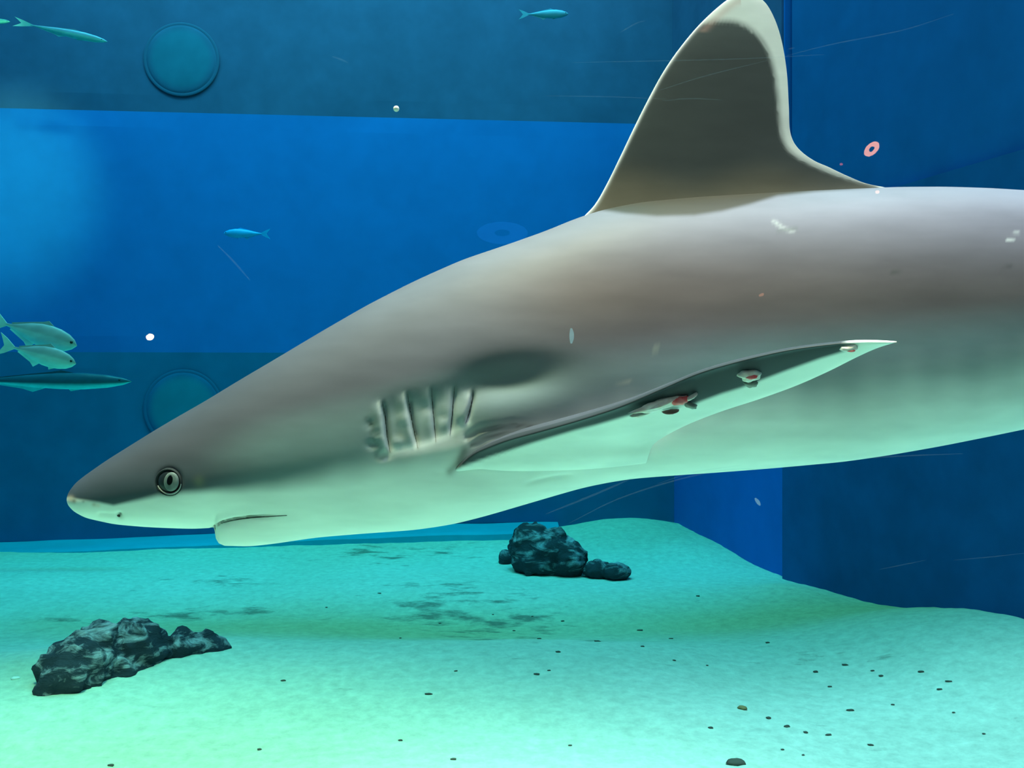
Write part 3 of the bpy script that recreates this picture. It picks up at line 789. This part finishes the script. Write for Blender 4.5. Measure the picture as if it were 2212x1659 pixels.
def pect_col(p, s, u_, sg):
    yn = Y0 - abs(p[1] - Y0)
    px_, py_ = CX + F * p[0] / yn, CY - F * p[2] / yn
    lower = PECT_UNDER * sg > 0
    white = np.array((0.86, 0.88, 0.84)); dark = np.array((0.040, 0.046, 0.056)); topc = np.array((0.20, 0.185, 0.21))
    if lower or u_ < 0.02:
        k = float(sstep(-5, 5, np.array([py_ - np.interp(px_, ux, uy)]))[0])
        c = dark * (1 - k) + white * k
    else:
        c = topc.copy()
        q = max(0.0, 1 - u_ / 0.22); q = min(1.0, q * 1.8)
        nose = np.array((0.088, 0.090, 0.115)) * (1 - s) + np.array((0.040, 0.045, 0.055)) * s
        c = c * (1 - q) + nose * q
        if u_ > 0.9: c = topc * (1 - (u_ - 0.9) * 10) + white * (u_ - 0.9) * 10
    if px_ > 1800:
        k = float(sstep(1815, 1850, np.array([px_]))[0]); c = c * (1 - k) + np.array((0.9, 0.9, 0.84)) * k
    d = np.hypot(tl2[:, 0] - px_, tl2[:, 1] - py_).min()
    if px_ > 1440:
        g = math.exp(-(d / 6.0) ** 2); c = c * (1 - g) + np.array((0.97, 0.97, 0.93)) * g
    return tuple(c)
PECT_UNDER = 1
sp_ = (pl3[60] - pl3[50]) + (pt3[60] - pt3[50]); n_ = np.cross(sp_, pt3[55] - pl3[55])
PECT_UNDER = 1 if n_[2] < 0 else -1
def pthick(s): return 0.0155 * (1 - s) ** 0.7 + 0.0015 + 0.006 * math.exp(-s / 0.08)
def droop(s_, u_):
    return PECT_UNDER * 0.0095 * (1 - s_) ** 0.6 * max(0.0, 1 - u_ / 0.15) ** 2
pl3[:, 2] += 0.0055 * (1 - np.linspace(0, 1, nsP)) ** 0.6
pect = fin_mesh(pl3, pt3, pthick, 60, nsP, pect_col, 'pectoral_fin', shark, camber=droop)
tag(pect, 'near pectoral fin, pale below, dark scarred front edge')
PLf, PTf = pl3.copy(), pt3.copy()
# the far fin is held a little higher and closer to the body, hidden by it
for arr in (PLf, PTf):
    w_ = sstep(1.14, 0.88, arr[:, 1])
    arr[:, 2] += 0.03 * w_
pect2 = fin_mesh(PLf, PTf, pthick, 30, nsP, pect_col, 'pectoral_fin', shark, mirror=True)

# pelvic, second dorsal, anal and tail fins beyond the right edge of the photo
def flat_fin(lead, trail, name, Yd=Y0, th_=0.004, rot=None, tipw=True):
    l_ = smooth_curve(lead, 30); t_ = smooth_curve(trail, 30)
    L3 = np.array([list(W(a, b_, Y0)) for a, b_ in l_]); T3 = np.array([list(W(a, b_, Y0)) for a, b_ in t_])
    cf = lambda p, s, u_, sg: tuple(np.array((0.15, 0.15, 0.14)) * (1 - max(0, (s - 0.8) * 5)) + np.array((0.8, 0.82, 0.78)) * max(0, (s - 0.8) * 5))
    return fin_mesh(L3, T3, lambda s: th_ * (1 - s) + 0.0012, 16, 30, cf, name, shark)
flat_fin([(3000, 600), (3030, 575), (3090, 530), (3120, 520)], [(3180, 650), (3190, 622), (3150, 560), (3120, 520)], 'second_dorsal_fin')
flat_fin([(2980, 800), (3010, 840), (3070, 890), (3100, 900)], [(3160, 780), (3170, 820), (3120, 860), (3100, 900)], 'anal_fin')
flat_fin([(3480, 690), (3560, 640), (3720, 500), (3900, 330), (3960, 290)], [(3600, 745), (3680, 690), (3800, 560), (3920, 390), (3960, 290)], 'caudal_fin_lobe', th_=0.012)
flat_fin([(3480, 740), (3540, 780), (3620, 860), (3660, 910)], [(3600, 720), (3660, 760), (3680, 840), (3660, 910)], 'caudal_fin_lobe', th_=0.010)
for sgn in (-1, 1):
    l_ = np.array([list(Vector((0.62 + 0.10 * t, Y0 + sgn * (0.045 + 0.11 * t), 0.020 - 0.03 * t))) for t in np.linspace(0, 1, 20)])
    t_ = np.array([list(Vector((0.76 - 0.04 * t + 0.02 * math.sin(t * 3.1), Y0 + sgn * (0.045 + 0.11 * t), 0.022 - 0.045 * t))) for t in np.linspace(0, 1, 20)])
    l_[:, 0] += 0.34; t_[:, 0] += 0.34
    fin_mesh(l_, t_, lambda s: 0.004 * (1 - s) + 0.001, 12, 20, lambda p, s, u_, sg: (0.3, 0.31, 0.3), 'pelvic_fin', shark)

# --- patches that lie on the skin (eye, gill slits, scars): ellipsoid domes set on the surface
def dome(c, n, up, ax_len, up_len, bulge, mat, name, parent, rot=0.0, rough=0.0, nseg=28, nrings=8, inner=0.0, mirror=False, cols=None):
    n = n.normalized(); right = up.cross(n); right = right.normalized(); upv = n.cross(right).normalized()
    r2 = right * math.cos(rot) + upv * math.sin(rot); u2 = -right * math.sin(rot) + upv * math.cos(rot)
    verts = [c + n * bulge] if inner == 0 else []; fc = []
    r0 = 0.0 if inner == 0 else inner
    for j in range(1 if inner == 0 else 0, nrings + 1):
        f_ = r0 + (1 - r0) * j / nrings
        for k in range(nseg):
            a = 2 * math.pi * k / nseg
            if inner == 0:
                h = bulge * math.sqrt(max(0, 1 - f_ * f_ * 0.98)) - 0.0004 * (j == nrings) * 3
            else:
                t = (f_ - r0) / (1 - r0); h = bulge * math.sin(math.pi * t) - 0.0006 * (t in (0, 1))
            k_ = 1 + rough * noise.noise(Vector((math.cos(a) * 2, math.sin(a) * 2, c.x * 40)))
            verts.append(c + r2 * (math.cos(a) * f_ * ax_len * k_) + u2 * (math.sin(a) * f_ * up_len * k_) + n * h)
    base = 1 if inner == 0 else 0
    rows = nrings if inner == 0 else nrings + 1
    if inner == 0:
        for k in range(nseg): fc.append((0, 1 + k, 1 + (k + 1) % nseg))
    for j in range(rows - 1):
        for k in range(nseg):
            a = base + j * nseg + k; b_ = base + j * nseg + (k + 1) % nseg
            fc.append((a, a + nseg, b_ + nseg, b_))
    if mirror:
        verts = [Vector((v.x, 2 * Y0 - v.y, v.z)) for v in verts]; fc = [tuple(reversed(q)) for q in fc]
    return mesh_obj(name, verts, fc, mat, parent=parent)

PXM = Y0 / F * 0.93
ec, en = on_skin(365, 1040)
# stable eye normal from a wider neighbourhood
pa, _ = on_skin(330, 1040); pb, _ = on_skin(400, 1040); pc, _ = on_skin(365, 1005); pd, _ = on_skin(365, 1075)
en = (pb - pa).cross(pc - pd).normalized()
if en.y > 0: en = -en
ec = (pa + pb + pc + pd) / 4
UPV = Vector((0, 0, 1))
def E(px, py, lift):
    d = Vector(((px - CX) / F, 1.0, (CY - py) / F))
    t = (ec + en * lift).dot(en) / d.dot(en)
    return d * t
for mir in (False, True):
    eye = dome(E(366, 1040, -0.002), en, UPV, 27 * PXM, 26 * PXM, 0.007, M_eyeball, 'eye', shark, mirror=mir)
    dome(E(369, 1041, 0.0042), en, UPV, 18.0 * PXM, 21.0 * PXM, 0.0014, M_iris, 'iris', eye, rot=-0.3, mirror=mir)
    dome(E(367, 1038, 0.0052), en, UPV, 7.5 * PXM, 13.0 * PXM, 0.0010, M_black, 'pupil', eye, rot=-0.25 if not mir else -0.25, mirror=mir)
    # eyelid: full low rim, pale crescent below
    dome(E(366, 1041, -0.001), en, UPV, 33 * PXM, 31 * PXM, 0.0035, plain('eye_rim_skin', (0.03, 0.035, 0.04), 0.8), 'eye_rim', eye, inner=0.80, mirror=mir)
    vs = []; fc = []
    for q in range(25):
        a = math.radians(200 + 150 * q / 24)
        wd = 0.6 + 3.6 * math.sin(math.pi * q / 24)
        cc = E(366, 1040, 0.0024)
        right = UPV.cross(en).normalized(); upv = en.cross(right).normalized()
        for r, h in ((28 - wd / 2 + 0.5, 0), (28.5, 0.0016), (28 + wd / 2 + 0.5, 0)):
            vs.append(cc - right * (-math.cos(a)) * r * PXM + upv * math.sin(a) * r * 0.95 * PXM + en * h)
    for q in range(24):
        for r in range(2):
            a = q * 3 + r; fc.append((a, a + 3, a + 4, a + 1))
    if mir: vs = [Vector((v.x, 2 * Y0 - v.y, v.z)) for v in vs]
    mesh_obj('eyelid', vs, fc, M_lid, parent=eye)

def strip(poly, w_, lift, mat, name, parent, mirror=False, taper=True, n=24):
    c = smooth_curve(poly, n); vs = []; fc = []; cols_ = []
    for i, (a, b_) in enumerate(c):
        t = i / (n - 1)
        i0, i1 = max(0, i - 1), min(n - 1, i + 1)
        d = c[i1] - c[i0]; d = d / (np.linalg.norm(d) + 1e-9); nn = np.array([-d[1], d[0]])
        ww = w_ * (math.sin(math.pi * min(max(t, 0.04), 0.96)) ** 0.6 if taper else 1)
        for k, h in ((-1, -0.0006), (0, lift), (1, -0.0006)):
            p, nr_ = on_skin(a + nn[0] * ww * k, b_ + nn[1] * ww * k, h)
            if p is None: p = vs[-1] if vs else W(a, b_, Y0)
            vs.append(p)
    for i in range(n - 1):
        for k in range(2):
            a = i * 3 + k; fc.append((a, a + 1, a + 4, a + 3))
    if mirror: vs = [Vector((v.x, 2 * Y0 - v.y, v.z)) for v in vs]; fc = [tuple(reversed(q)) for q in fc]
    return mesh_obj(name, vs, fc, mat, parent=parent)
for mir in (False, True):
    for g in GILLS:
        strip(g, 1.5, 0.0006, M_slit, 'gill_slit', shark, mirror=mir)
    strip(MOUTH[1:], 1.6, 0.0009, M_slit, 'mouth_line', shark, mirror=mir)
    c_, n__ = on_skin(257, 1114)
    dome(c_, n__, UPV, 5 * PXM, 3.5 * PXM, 0.0008, M_slit, 'nostril', shark, rot=-0.6, mirror=mir)

# scars on the near pectoral fin
pbm = bmesh.new(); pbm.from_mesh(pect.data); offp = parent_world(shark)
for v in pbm.verts: v.co += offp
pbvh = BVHTree.FromBMesh(pbm)
def on_fin(px, py, lift=0.0):
    d = Vector(((px - CX) / F, 1.0, (CY - py) / F)).normalized()
    hit, n, i, dist = pbvh.ray_cast(Vector((0, 0, 0)), d, 5)
    if hit is None: return W(px, py, 1.0), Vector((0, -1, 0))
    if n.dot(d) > 0: n = -n
    return hit + n * lift, n
FPX = 1.0 / F
def scar(px, py, a, b_, h, mat, name, parent, rot, rough=0.35, label=None):
    c_, n__ = on_fin(px, py, 0.0022)
    n__ = (n__ + Vector((0, -1.2, 0))).normalized()
    o = dome(c_, n__, UPV, a * FPX, b_ * FPX, h, mat, name, parent, rot=rot, rough=rough)
    if label: tag(o, label)
    return o
s1 = scar(1428, 868, 64, 12, 0.006, M_scar, 'scar', shark, 0.36, label='long torn white scar')
scar(1392, 886, 34, 6.5, 0.0065, M_scar, 'scar_edge', s1, 0.36)
scar(1430, 866, 34, 6, 0.0085, M_scar, 'scar_edge', s1, 0.42)
scar(1468, 860, 20, 8.5, 0.0085, M_raw, 'raw_flesh', s1, 0.25)
scar(1448, 884, 18, 4, 0.006, plain('dark_raw_skin', (0.25, 0.12, 0.12), 0.6), 'raw_flesh', s1, 0.15)
scar(1494, 852, 14, 3.5, 0.006, M_scar, 'skin_tag', s1, 0.65)
scar(1492, 872, 14, 7, 0.0045, plain('healed_skin', (0.34, 0.38, 0.36), 0.6), 'healed_skin', s1, -0.2)
s2 = scar(1620, 806, 23, 15, 0.006, M_scar, 'scar', shark, 0.1, label='round white scar')
scar(1622, 806, 14, 6, 0.0085, M_raw, 'raw_flesh', s2, 0.15)
scar(1622, 824, 14, 9, 0.005, plain('healed_skin_patch', (0.36, 0.36, 0.34), 0.6), 'healed_skin', s2, 0.0)
s3 = scar(1836, 748, 17, 7, 0.004, M_scar, 'scar', shark, 0.15, label='small scar near the fin tip')
scar(1838, 750, 10, 4, 0.0055, M_raw, 'raw_flesh', s3, 0.1)
pbm.free()

# ------------------------------------------------------------------ other fish, and two lamp reflections built as fish
def fish(head, tail, Yd, depth_px, label, top, side, belly, cat='fish', group=None, split=0.1, fork=True, slender=False, yaw=0.0, name='fish', fins=True):
    """head and tail-root pixels at Yd metres"""
    H, T = W(head[0], head[1], Yd), W(tail[0], tail[1], Yd)
    H = H + Vector((0, yaw, 0))
    fw = (H - T); Lb = fw.length; fw.normalize()
    lat = Vector((0, 1, 0)); up = fw.cross(lat).normalized()
    if up.z < 0: up = -up
    lat = up.cross(fw).normalized()
    root = empty(name, T + fw * Lb * 0.5)
    tag(root, label, cat, group)
    hd = depth_px / F * Yd / 2
    n, r = 48, 28
    vs = []; cs = []; fc = []
    if slender:
        prof = [(0, 0.10), (0.15, 0.32), (0.35, 0.72), (0.55, 0.98), (0.7, 1.0), (0.85, 0.78), (0.95, 0.42), (1.0, 0.04)]
    else:
        prof = [(0, 0.10), (0.08, 0.14), (0.2, 0.38), (0.35, 0.72), (0.5, 0.95), (0.62, 1.0), (0.75, 0.93), (0.87, 0.72), (0.95, 0.42), (1.0, 0.04)]
    for i in range(n):
        t = i / (n - 1)
        t_ = 1 - (1 - t) ** 1.3
        h = float(np.interp(t_, *zip(*prof))) * hd
        w_ = h * (0.40 if not slender else 0.7)
        c = T + fw * (Lb * t_)
        for k in range(r):
            a = 2 * math.pi * k / r
            vs.append(c + up * (math.sin(a) * h) + lat * (math.cos(a) * w_))
            s_ = math.sin(a)
            k1 = min(1, max(0, (s_ - split) / 0.35 + 0.5)); k2 = min(1, max(0, (-s_ - 0.25) / 0.4))
            cc = np.array(side) * (1 - k1) + np.array(top) * k1
            cc = cc * (1 - k2) + np.array(belly) * k2
            cs.append(cc)
    for i in range(n - 1):
        for k in range(r):
            a = i * r + k; b_ = i * r + (k + 1) % r
            fc.append((a, b_, b_ + r, a + r))
    fc.append(tuple(range(r))[::-1]); fc.append(tuple((n - 1) * r + k for k in range(r)))
    mesh_obj('body', vs, fc, M_fish, parent=root, cols=cs)
    def plate(pts, nm, colr):
        th_ = hd * 0.03 + 0.0006
        V_ = [T + fw * (a * Lb) + up * (b_ * hd) for a, b_ in pts]
        m_ = len(V_)
        vv = [p + lat * th_ for p in V_] + [p - lat * th_ for p in V_]
        ff = [tuple(range(m_)), tuple(range(2 * m_ - 1, m_ - 1, -1))] + [(i, i + m_, (i + 1) % m_ + m_, (i + 1) % m_) for i in range(m_)]
        mesh_obj(nm, vv, ff, M_fish, parent=root, cols=[colr] * len(vv), smooth=False)
    if fins:
        fk = hd / Lb
        plate([(0.04, 0.12), (-0.10, 0.75), (-0.22, 1.15), (-0.16, 0.5), (-0.12, 0.0), (-0.16, -0.5), (-0.22, -1.15), (-0.10, -0.75), (0.04, -0.12)], 'tail_fin', side)
        plate([(0.66, 0.92), (0.56, 1.30), (0.50, 1.12), (0.30, 0.72), (0.10, 0.30), (0.12, 0.12), (0.4, 0.7)], 'dorsal_fin', top)
        plate([(0.46, -0.85), (0.38, -1.32), (0.32, -0.95), (0.10, -0.30), (0.12, -0.12), (0.35, -0.5)], 'anal_fin', belly)
        plate([(0.72, -0.86), (0.62, -1.22), (0.60, -0.85), (0.66, -0.7)], 'pelvic_fin', belly)
    for sg in (-1, 1):
        c = T + fw * (Lb * 0.93) + up * (hd * 0.16) + lat * (sg * hd * (0.16 if not slender else 0.28))
        bm = bmesh.new(); bmesh.ops.create_uvsphere(bm, u_segments=12, v_segments=8, radius=hd * 0.12)
        vs_ = [v.co + c for v in bm.verts]; fs_ = [tuple(v.index for v in f_.verts) for f_ in bm.faces]; bm.free()
        mesh_obj('eye', vs_, fs_, M_black, parent=root)
    return root

fish((166, 747), (8, 699), 4.3, 52, 'pale silver-green fish at the left edge, upper of the close pair', (0.45, 0.42, 0.42), (0.75, 0.80, 0.75), (0.65, 1.0, 1.0))
fish((164, 786), (26, 750), 4.2, 44, 'pale silver-green fish at the left edge, lower of the close pair', (0.45, 0.42, 0.42), (0.75, 0.80, 0.75), (0.65, 1.0, 1.0))
fish((284, 824), (-60, 822), 5.2, 36, 'long dark slender fish with a pale belly below the pair at left', (0.01, 0.09, 0.14), (0.01, 0.11, 0.16), (0.12, 0.85, 0.95), slender=True)
fish((232, 90), (66, 54), 5.0, 18, 'slim pale green fish slanting down in the top left corner', (0.2, 0.34, 0.46), (0.3, 0.75, 0.75), (0.2, 0.62, 0.75), slender=True)
fish((22, 47), (-60, 44), 5.2, 12, 'slim green fish cut off by the left edge near the top', (0.05, 0.24, 0.26), (0.10, 0.50, 0.45), (0.12, 0.55, 0.55), slender=True)
fish((483, 504), (566, 505), 5.6, 20, 'small bright blue lamp reflection built as a fish, alone in the middle of the blue wall', (0.005, 0.42, 0.98), (0.005, 0.42, 0.98), (0.005, 0.42, 0.98), slender=True)  # mirrored blue lamp, given a fish shape
fish((1228, 30), (1140, 31), 5.6, 19, 'small faint grey-blue lamp reflection built as a fish, near the top edge left of the fin', (0.10, 0.30, 0.50), (0.14, 0.36, 0.55), (0.22, 0.42, 0.60), slender=True)  # another mirrored lamp in a fish shape

# bubble
bm = bmesh.new(); bmesh.ops.create_uvsphere(bm, u_segments=20, v_segments=14, radius=6.5 / F * 1.0)
me = bpy.data.meshes.new('bubble'); bm.to_mesh(me); bm.free()
me.materials.append(plain('white_speck', (0.95, 0.95, 0.88), 0.3)); me.polygons.foreach_set('use_smooth', [True] * len(me.polygons))
o = bpy.data.objects.new('bubble', me); o.location = W(856, 235, 1.0); COL.objects.link(o)
tag(o, 'tiny white bubble in the water against the top of the blue wall', 'bubble')

# ------------------------------------------------------------------ marks on the pane
def mark_mat(name, alpha, c=(0.8, 0.9, 0.95)):
    m = bpy.data.materials.new(name); m.use_nodes = True
    nt = m.node_tree; nt.nodes.clear(); L = nt.links.new
    out = nt.nodes.new('ShaderNodeOutputMaterial'); tr = nt.nodes.new('ShaderNodeBsdfTransparent')
    tl = nt.nodes.new('ShaderNodeBsdfTranslucent'); tl.inputs[0].default_value = (*c, 1)
    mx = nt.nodes.new('ShaderNodeMixShader'); mx.inputs[0].default_value = alpha
    L(tr.outputs[0], mx.inputs[1]); L(tl.outputs[0], mx.inputs[2]); L(mx.outputs[0], out.inputs['Surface'])
    return m
M_scratch = mark_mat('scratch', 0.02)
M_smudge = mark_mat('smudge', 0.15)
YP = PANE1 - 0.0003
def scratch(pts, w_, mat=None, name='scratch'):
    c = smooth_curve(pts, 20); vs = []; fc = []
    n = len(c)
    for i in range(n):
        i0, i1 = max(0, i - 1), min(n - 1, i + 1)
        d = c[i1] - c[i0]; d /= (np.linalg.norm(d) + 1e-9); nn = np.array([-d[1], d[0]])
        ww = w_ * (0.25 + 0.75 * math.sin(math.pi * (0.05 + 0.9 * i / (n - 1))))
        for k in (-1, 1):
            for dy in (0, -0.0001):
                vs.append(W(c[i][0] + nn[0] * ww * k, c[i][1] + nn[1] * ww * k, YP + dy))
    for i in range(n - 1):
        a = i * 4
        fc += [(a, a + 2, a + 6, a + 4), (a + 1, a + 5, a + 7, a + 3), (a, a + 4, a + 5, a + 1), (a + 2, a + 3, a + 7, a + 6)]
    mesh_obj(name, vs, fc, mat or M_scratch, parent=pane, smooth=False)
for pts, w_ in (([(1240, 135), (1400, 132), (1600, 127), (1780, 118)], 1.2), ([(1410, 200), (1520, 165), (1660, 130)], 1.2), ([(1430, 218), (1490, 213), (1560, 216)], 1.3), ([(1340, 70), (1375, 50), (1395, 45)], 1.5),
                ([(1700, 120), (1800, 95), (1950, 65), (2060, 30)], 1.3), ([(1180, 207), (1320, 209), (1440, 214)], 1.0), ([(1180, 1110), (1280, 1070), (1360, 1035), (1380, 1025)], 2.2), ([(1230, 1130), (1330, 1080), (1450, 1040), (1560, 1016), (1650, 1012)], 1.6),
                ([(1420, 1045), (1500, 1020), (1600, 1005)], 1.3), ([(1780, 995), (1950, 985), (2080, 980)], 1.5), ([(718, 122), (735, 128), (752, 136)], 2.0), ([(470, 530), (500, 560), (540, 605)], 2.0), ([(1703, 106), (1716, 103)], 1.8),
                ([(2060, 1210), (2140, 1203), (2212, 1195)], 1.0), ([(1900, 1230), (1960, 1218), (2000, 1210)], 1.0)):
    scratch(pts, w_)
scratch([(1234, 709), (1235, 725), (1234, 742)], 5, M_smudge, 'smudge')
scratch([(1631, 1076), (1637, 1084), (1642, 1092)], 4, M_smudge, 'smudge')

# ------------------------------------------------------------------ lamps in the visitors' hall, seen mirrored in the pane
def emit(name, c, s):
    m = bpy.data.materials.new(name); m.use_nodes = True
    nt = m.node_tree; nt.nodes.clear()
    out = nt.nodes.new('ShaderNodeOutputMaterial'); e = nt.nodes.new('ShaderNodeEmission')
    e.inputs[0].default_value = (*c, 1); e.inputs[1].default_value = s
    nt.links.new(e.outputs[0], out.inputs['Surface'])
    return m
M_house = plain('lamp_housing', (0.02, 0.02, 0.02), 0.5)
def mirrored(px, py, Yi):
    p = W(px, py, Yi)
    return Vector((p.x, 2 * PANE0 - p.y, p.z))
def lamp(px, py, rx_px, ry_px, rot, Yi, c, s, label, ring=0.0, group=None):
    p = mirrored(px, py, Yi); k = Yi / F
    root = empty('spot_lamp', p); tag(root, label, 'lamp', group)
    nseg = 32; vs = []; fc = []
    for f_ in (1.0, ring if ring else 0.02):
        for q in range(nseg):
            a = 2 * math.pi * q / nseg
            x, z = math.cos(a) * rx_px * f_ * k, math.sin(a) * ry_px * f_ * k
            vs.append(p + Vector((x * math.cos(rot) - z * math.sin(rot), 0, x * math.sin(rot) + z * math.cos(rot))))
    for q in range(nseg):
        b_ = (q + 1) % nseg
        fc.append((q, b_, nseg + b_, nseg + q))
    mesh_obj('bulb', vs, fc, emit('lamp_glow', c, s), parent=root, smooth=False)
    # can behind the glowing face
    vs = []; fc = []
    for j, (f_, dy) in enumerate(((1.12, 0.004), (1.12, -0.06), (0.6, -0.10))):
        for q in range(nseg):
            a = 2 * math.pi * q / nseg
            x, z = math.cos(a) * rx_px * f_ * k, math.sin(a) * ry_px * f_ * k
            vs.append(p + Vector((x * math.cos(rot) - z * math.sin(rot), dy, x * math.sin(rot) + z * math.cos(rot))))
    for j in range(2):
        for q in range(nseg):
            b_ = (q + 1) % nseg
            fc.append((j * nseg + q, j * nseg + b_, (j + 1) * nseg + b_, (j + 1) * nseg + q))
    fc.append(tuple(range(2 * nseg, 3 * nseg)))
    mesh_obj('housing', vs, fc, M_house, parent=root, smooth=False)
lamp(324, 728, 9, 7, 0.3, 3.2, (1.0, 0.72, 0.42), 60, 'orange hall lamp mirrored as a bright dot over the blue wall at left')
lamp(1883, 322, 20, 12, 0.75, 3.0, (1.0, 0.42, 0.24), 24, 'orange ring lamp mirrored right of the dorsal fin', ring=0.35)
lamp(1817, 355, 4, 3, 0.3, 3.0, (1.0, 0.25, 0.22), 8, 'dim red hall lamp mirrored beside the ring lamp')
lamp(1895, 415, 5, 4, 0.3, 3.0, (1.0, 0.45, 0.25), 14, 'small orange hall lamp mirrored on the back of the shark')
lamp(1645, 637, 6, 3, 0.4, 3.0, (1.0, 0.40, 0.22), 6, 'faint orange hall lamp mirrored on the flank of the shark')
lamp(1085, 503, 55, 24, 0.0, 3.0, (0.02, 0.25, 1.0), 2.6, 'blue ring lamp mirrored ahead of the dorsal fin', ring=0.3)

# ------------------------------------------------------------------ round covers on the back wall
def port(px, py, r_px, mid_c, edge_c, label):
    yb = BK(W(px, py, 6.1).x) - 0.012
    c = W(px, py, yb); k = yb / F
    root = empty('wall_cover', c); tag(root, label, 'wall cover')
    n = Vector((0.09, -1, 0)).normalized()
    pl = dome(c, n, UPV, r_px * k, r_px * k, 0.018, M_fish_dull, 'cover_plate', root, nseg=64, nrings=24)
    at = pl.data.color_attributes.new('Col', 'FLOAT_COLOR', 'POINT')
    for i_ in range(len(pl.data.vertices)):              # blended into the wall colour to soften its edge
        ring_ = 0.0 if i_ == 0 else ((i_ - 1) // 64 + 1) / 24
        t = float(sstep(0.72, 1.0, np.array([ring_]))[0])
        at.data[i_].color = tuple(a_ * (1 - t) + b_ * t for a_, b_ in zip(mid_c, edge_c)) + (1,)
    dome(c + n * 0.001, n, UPV, r_px * k * 1.08, r_px * k * 1.08, 0.002, plain('cover_rim_' + str(px), tuple(q * 0.94 for q in edge_c), 0.9), 'rim', root, nseg=64, inner=0.90)
M_fish_dull = pigment('soft_edge_cover', 0.9, 0.05, 7.0, (1, 1, 1), 0.10)
port(392, 128, 74, (0.04, 0.165, 0.31), (0.055, 0.125, 0.27), 'large dim teal disc on the upper band of the back wall, top left')
port(396, 882, 78, (0.012, 0.205, 0.36), (0.010, 0.14, 0.34), 'large dim teal disc on the dark lower wall, half hidden by the shark head')
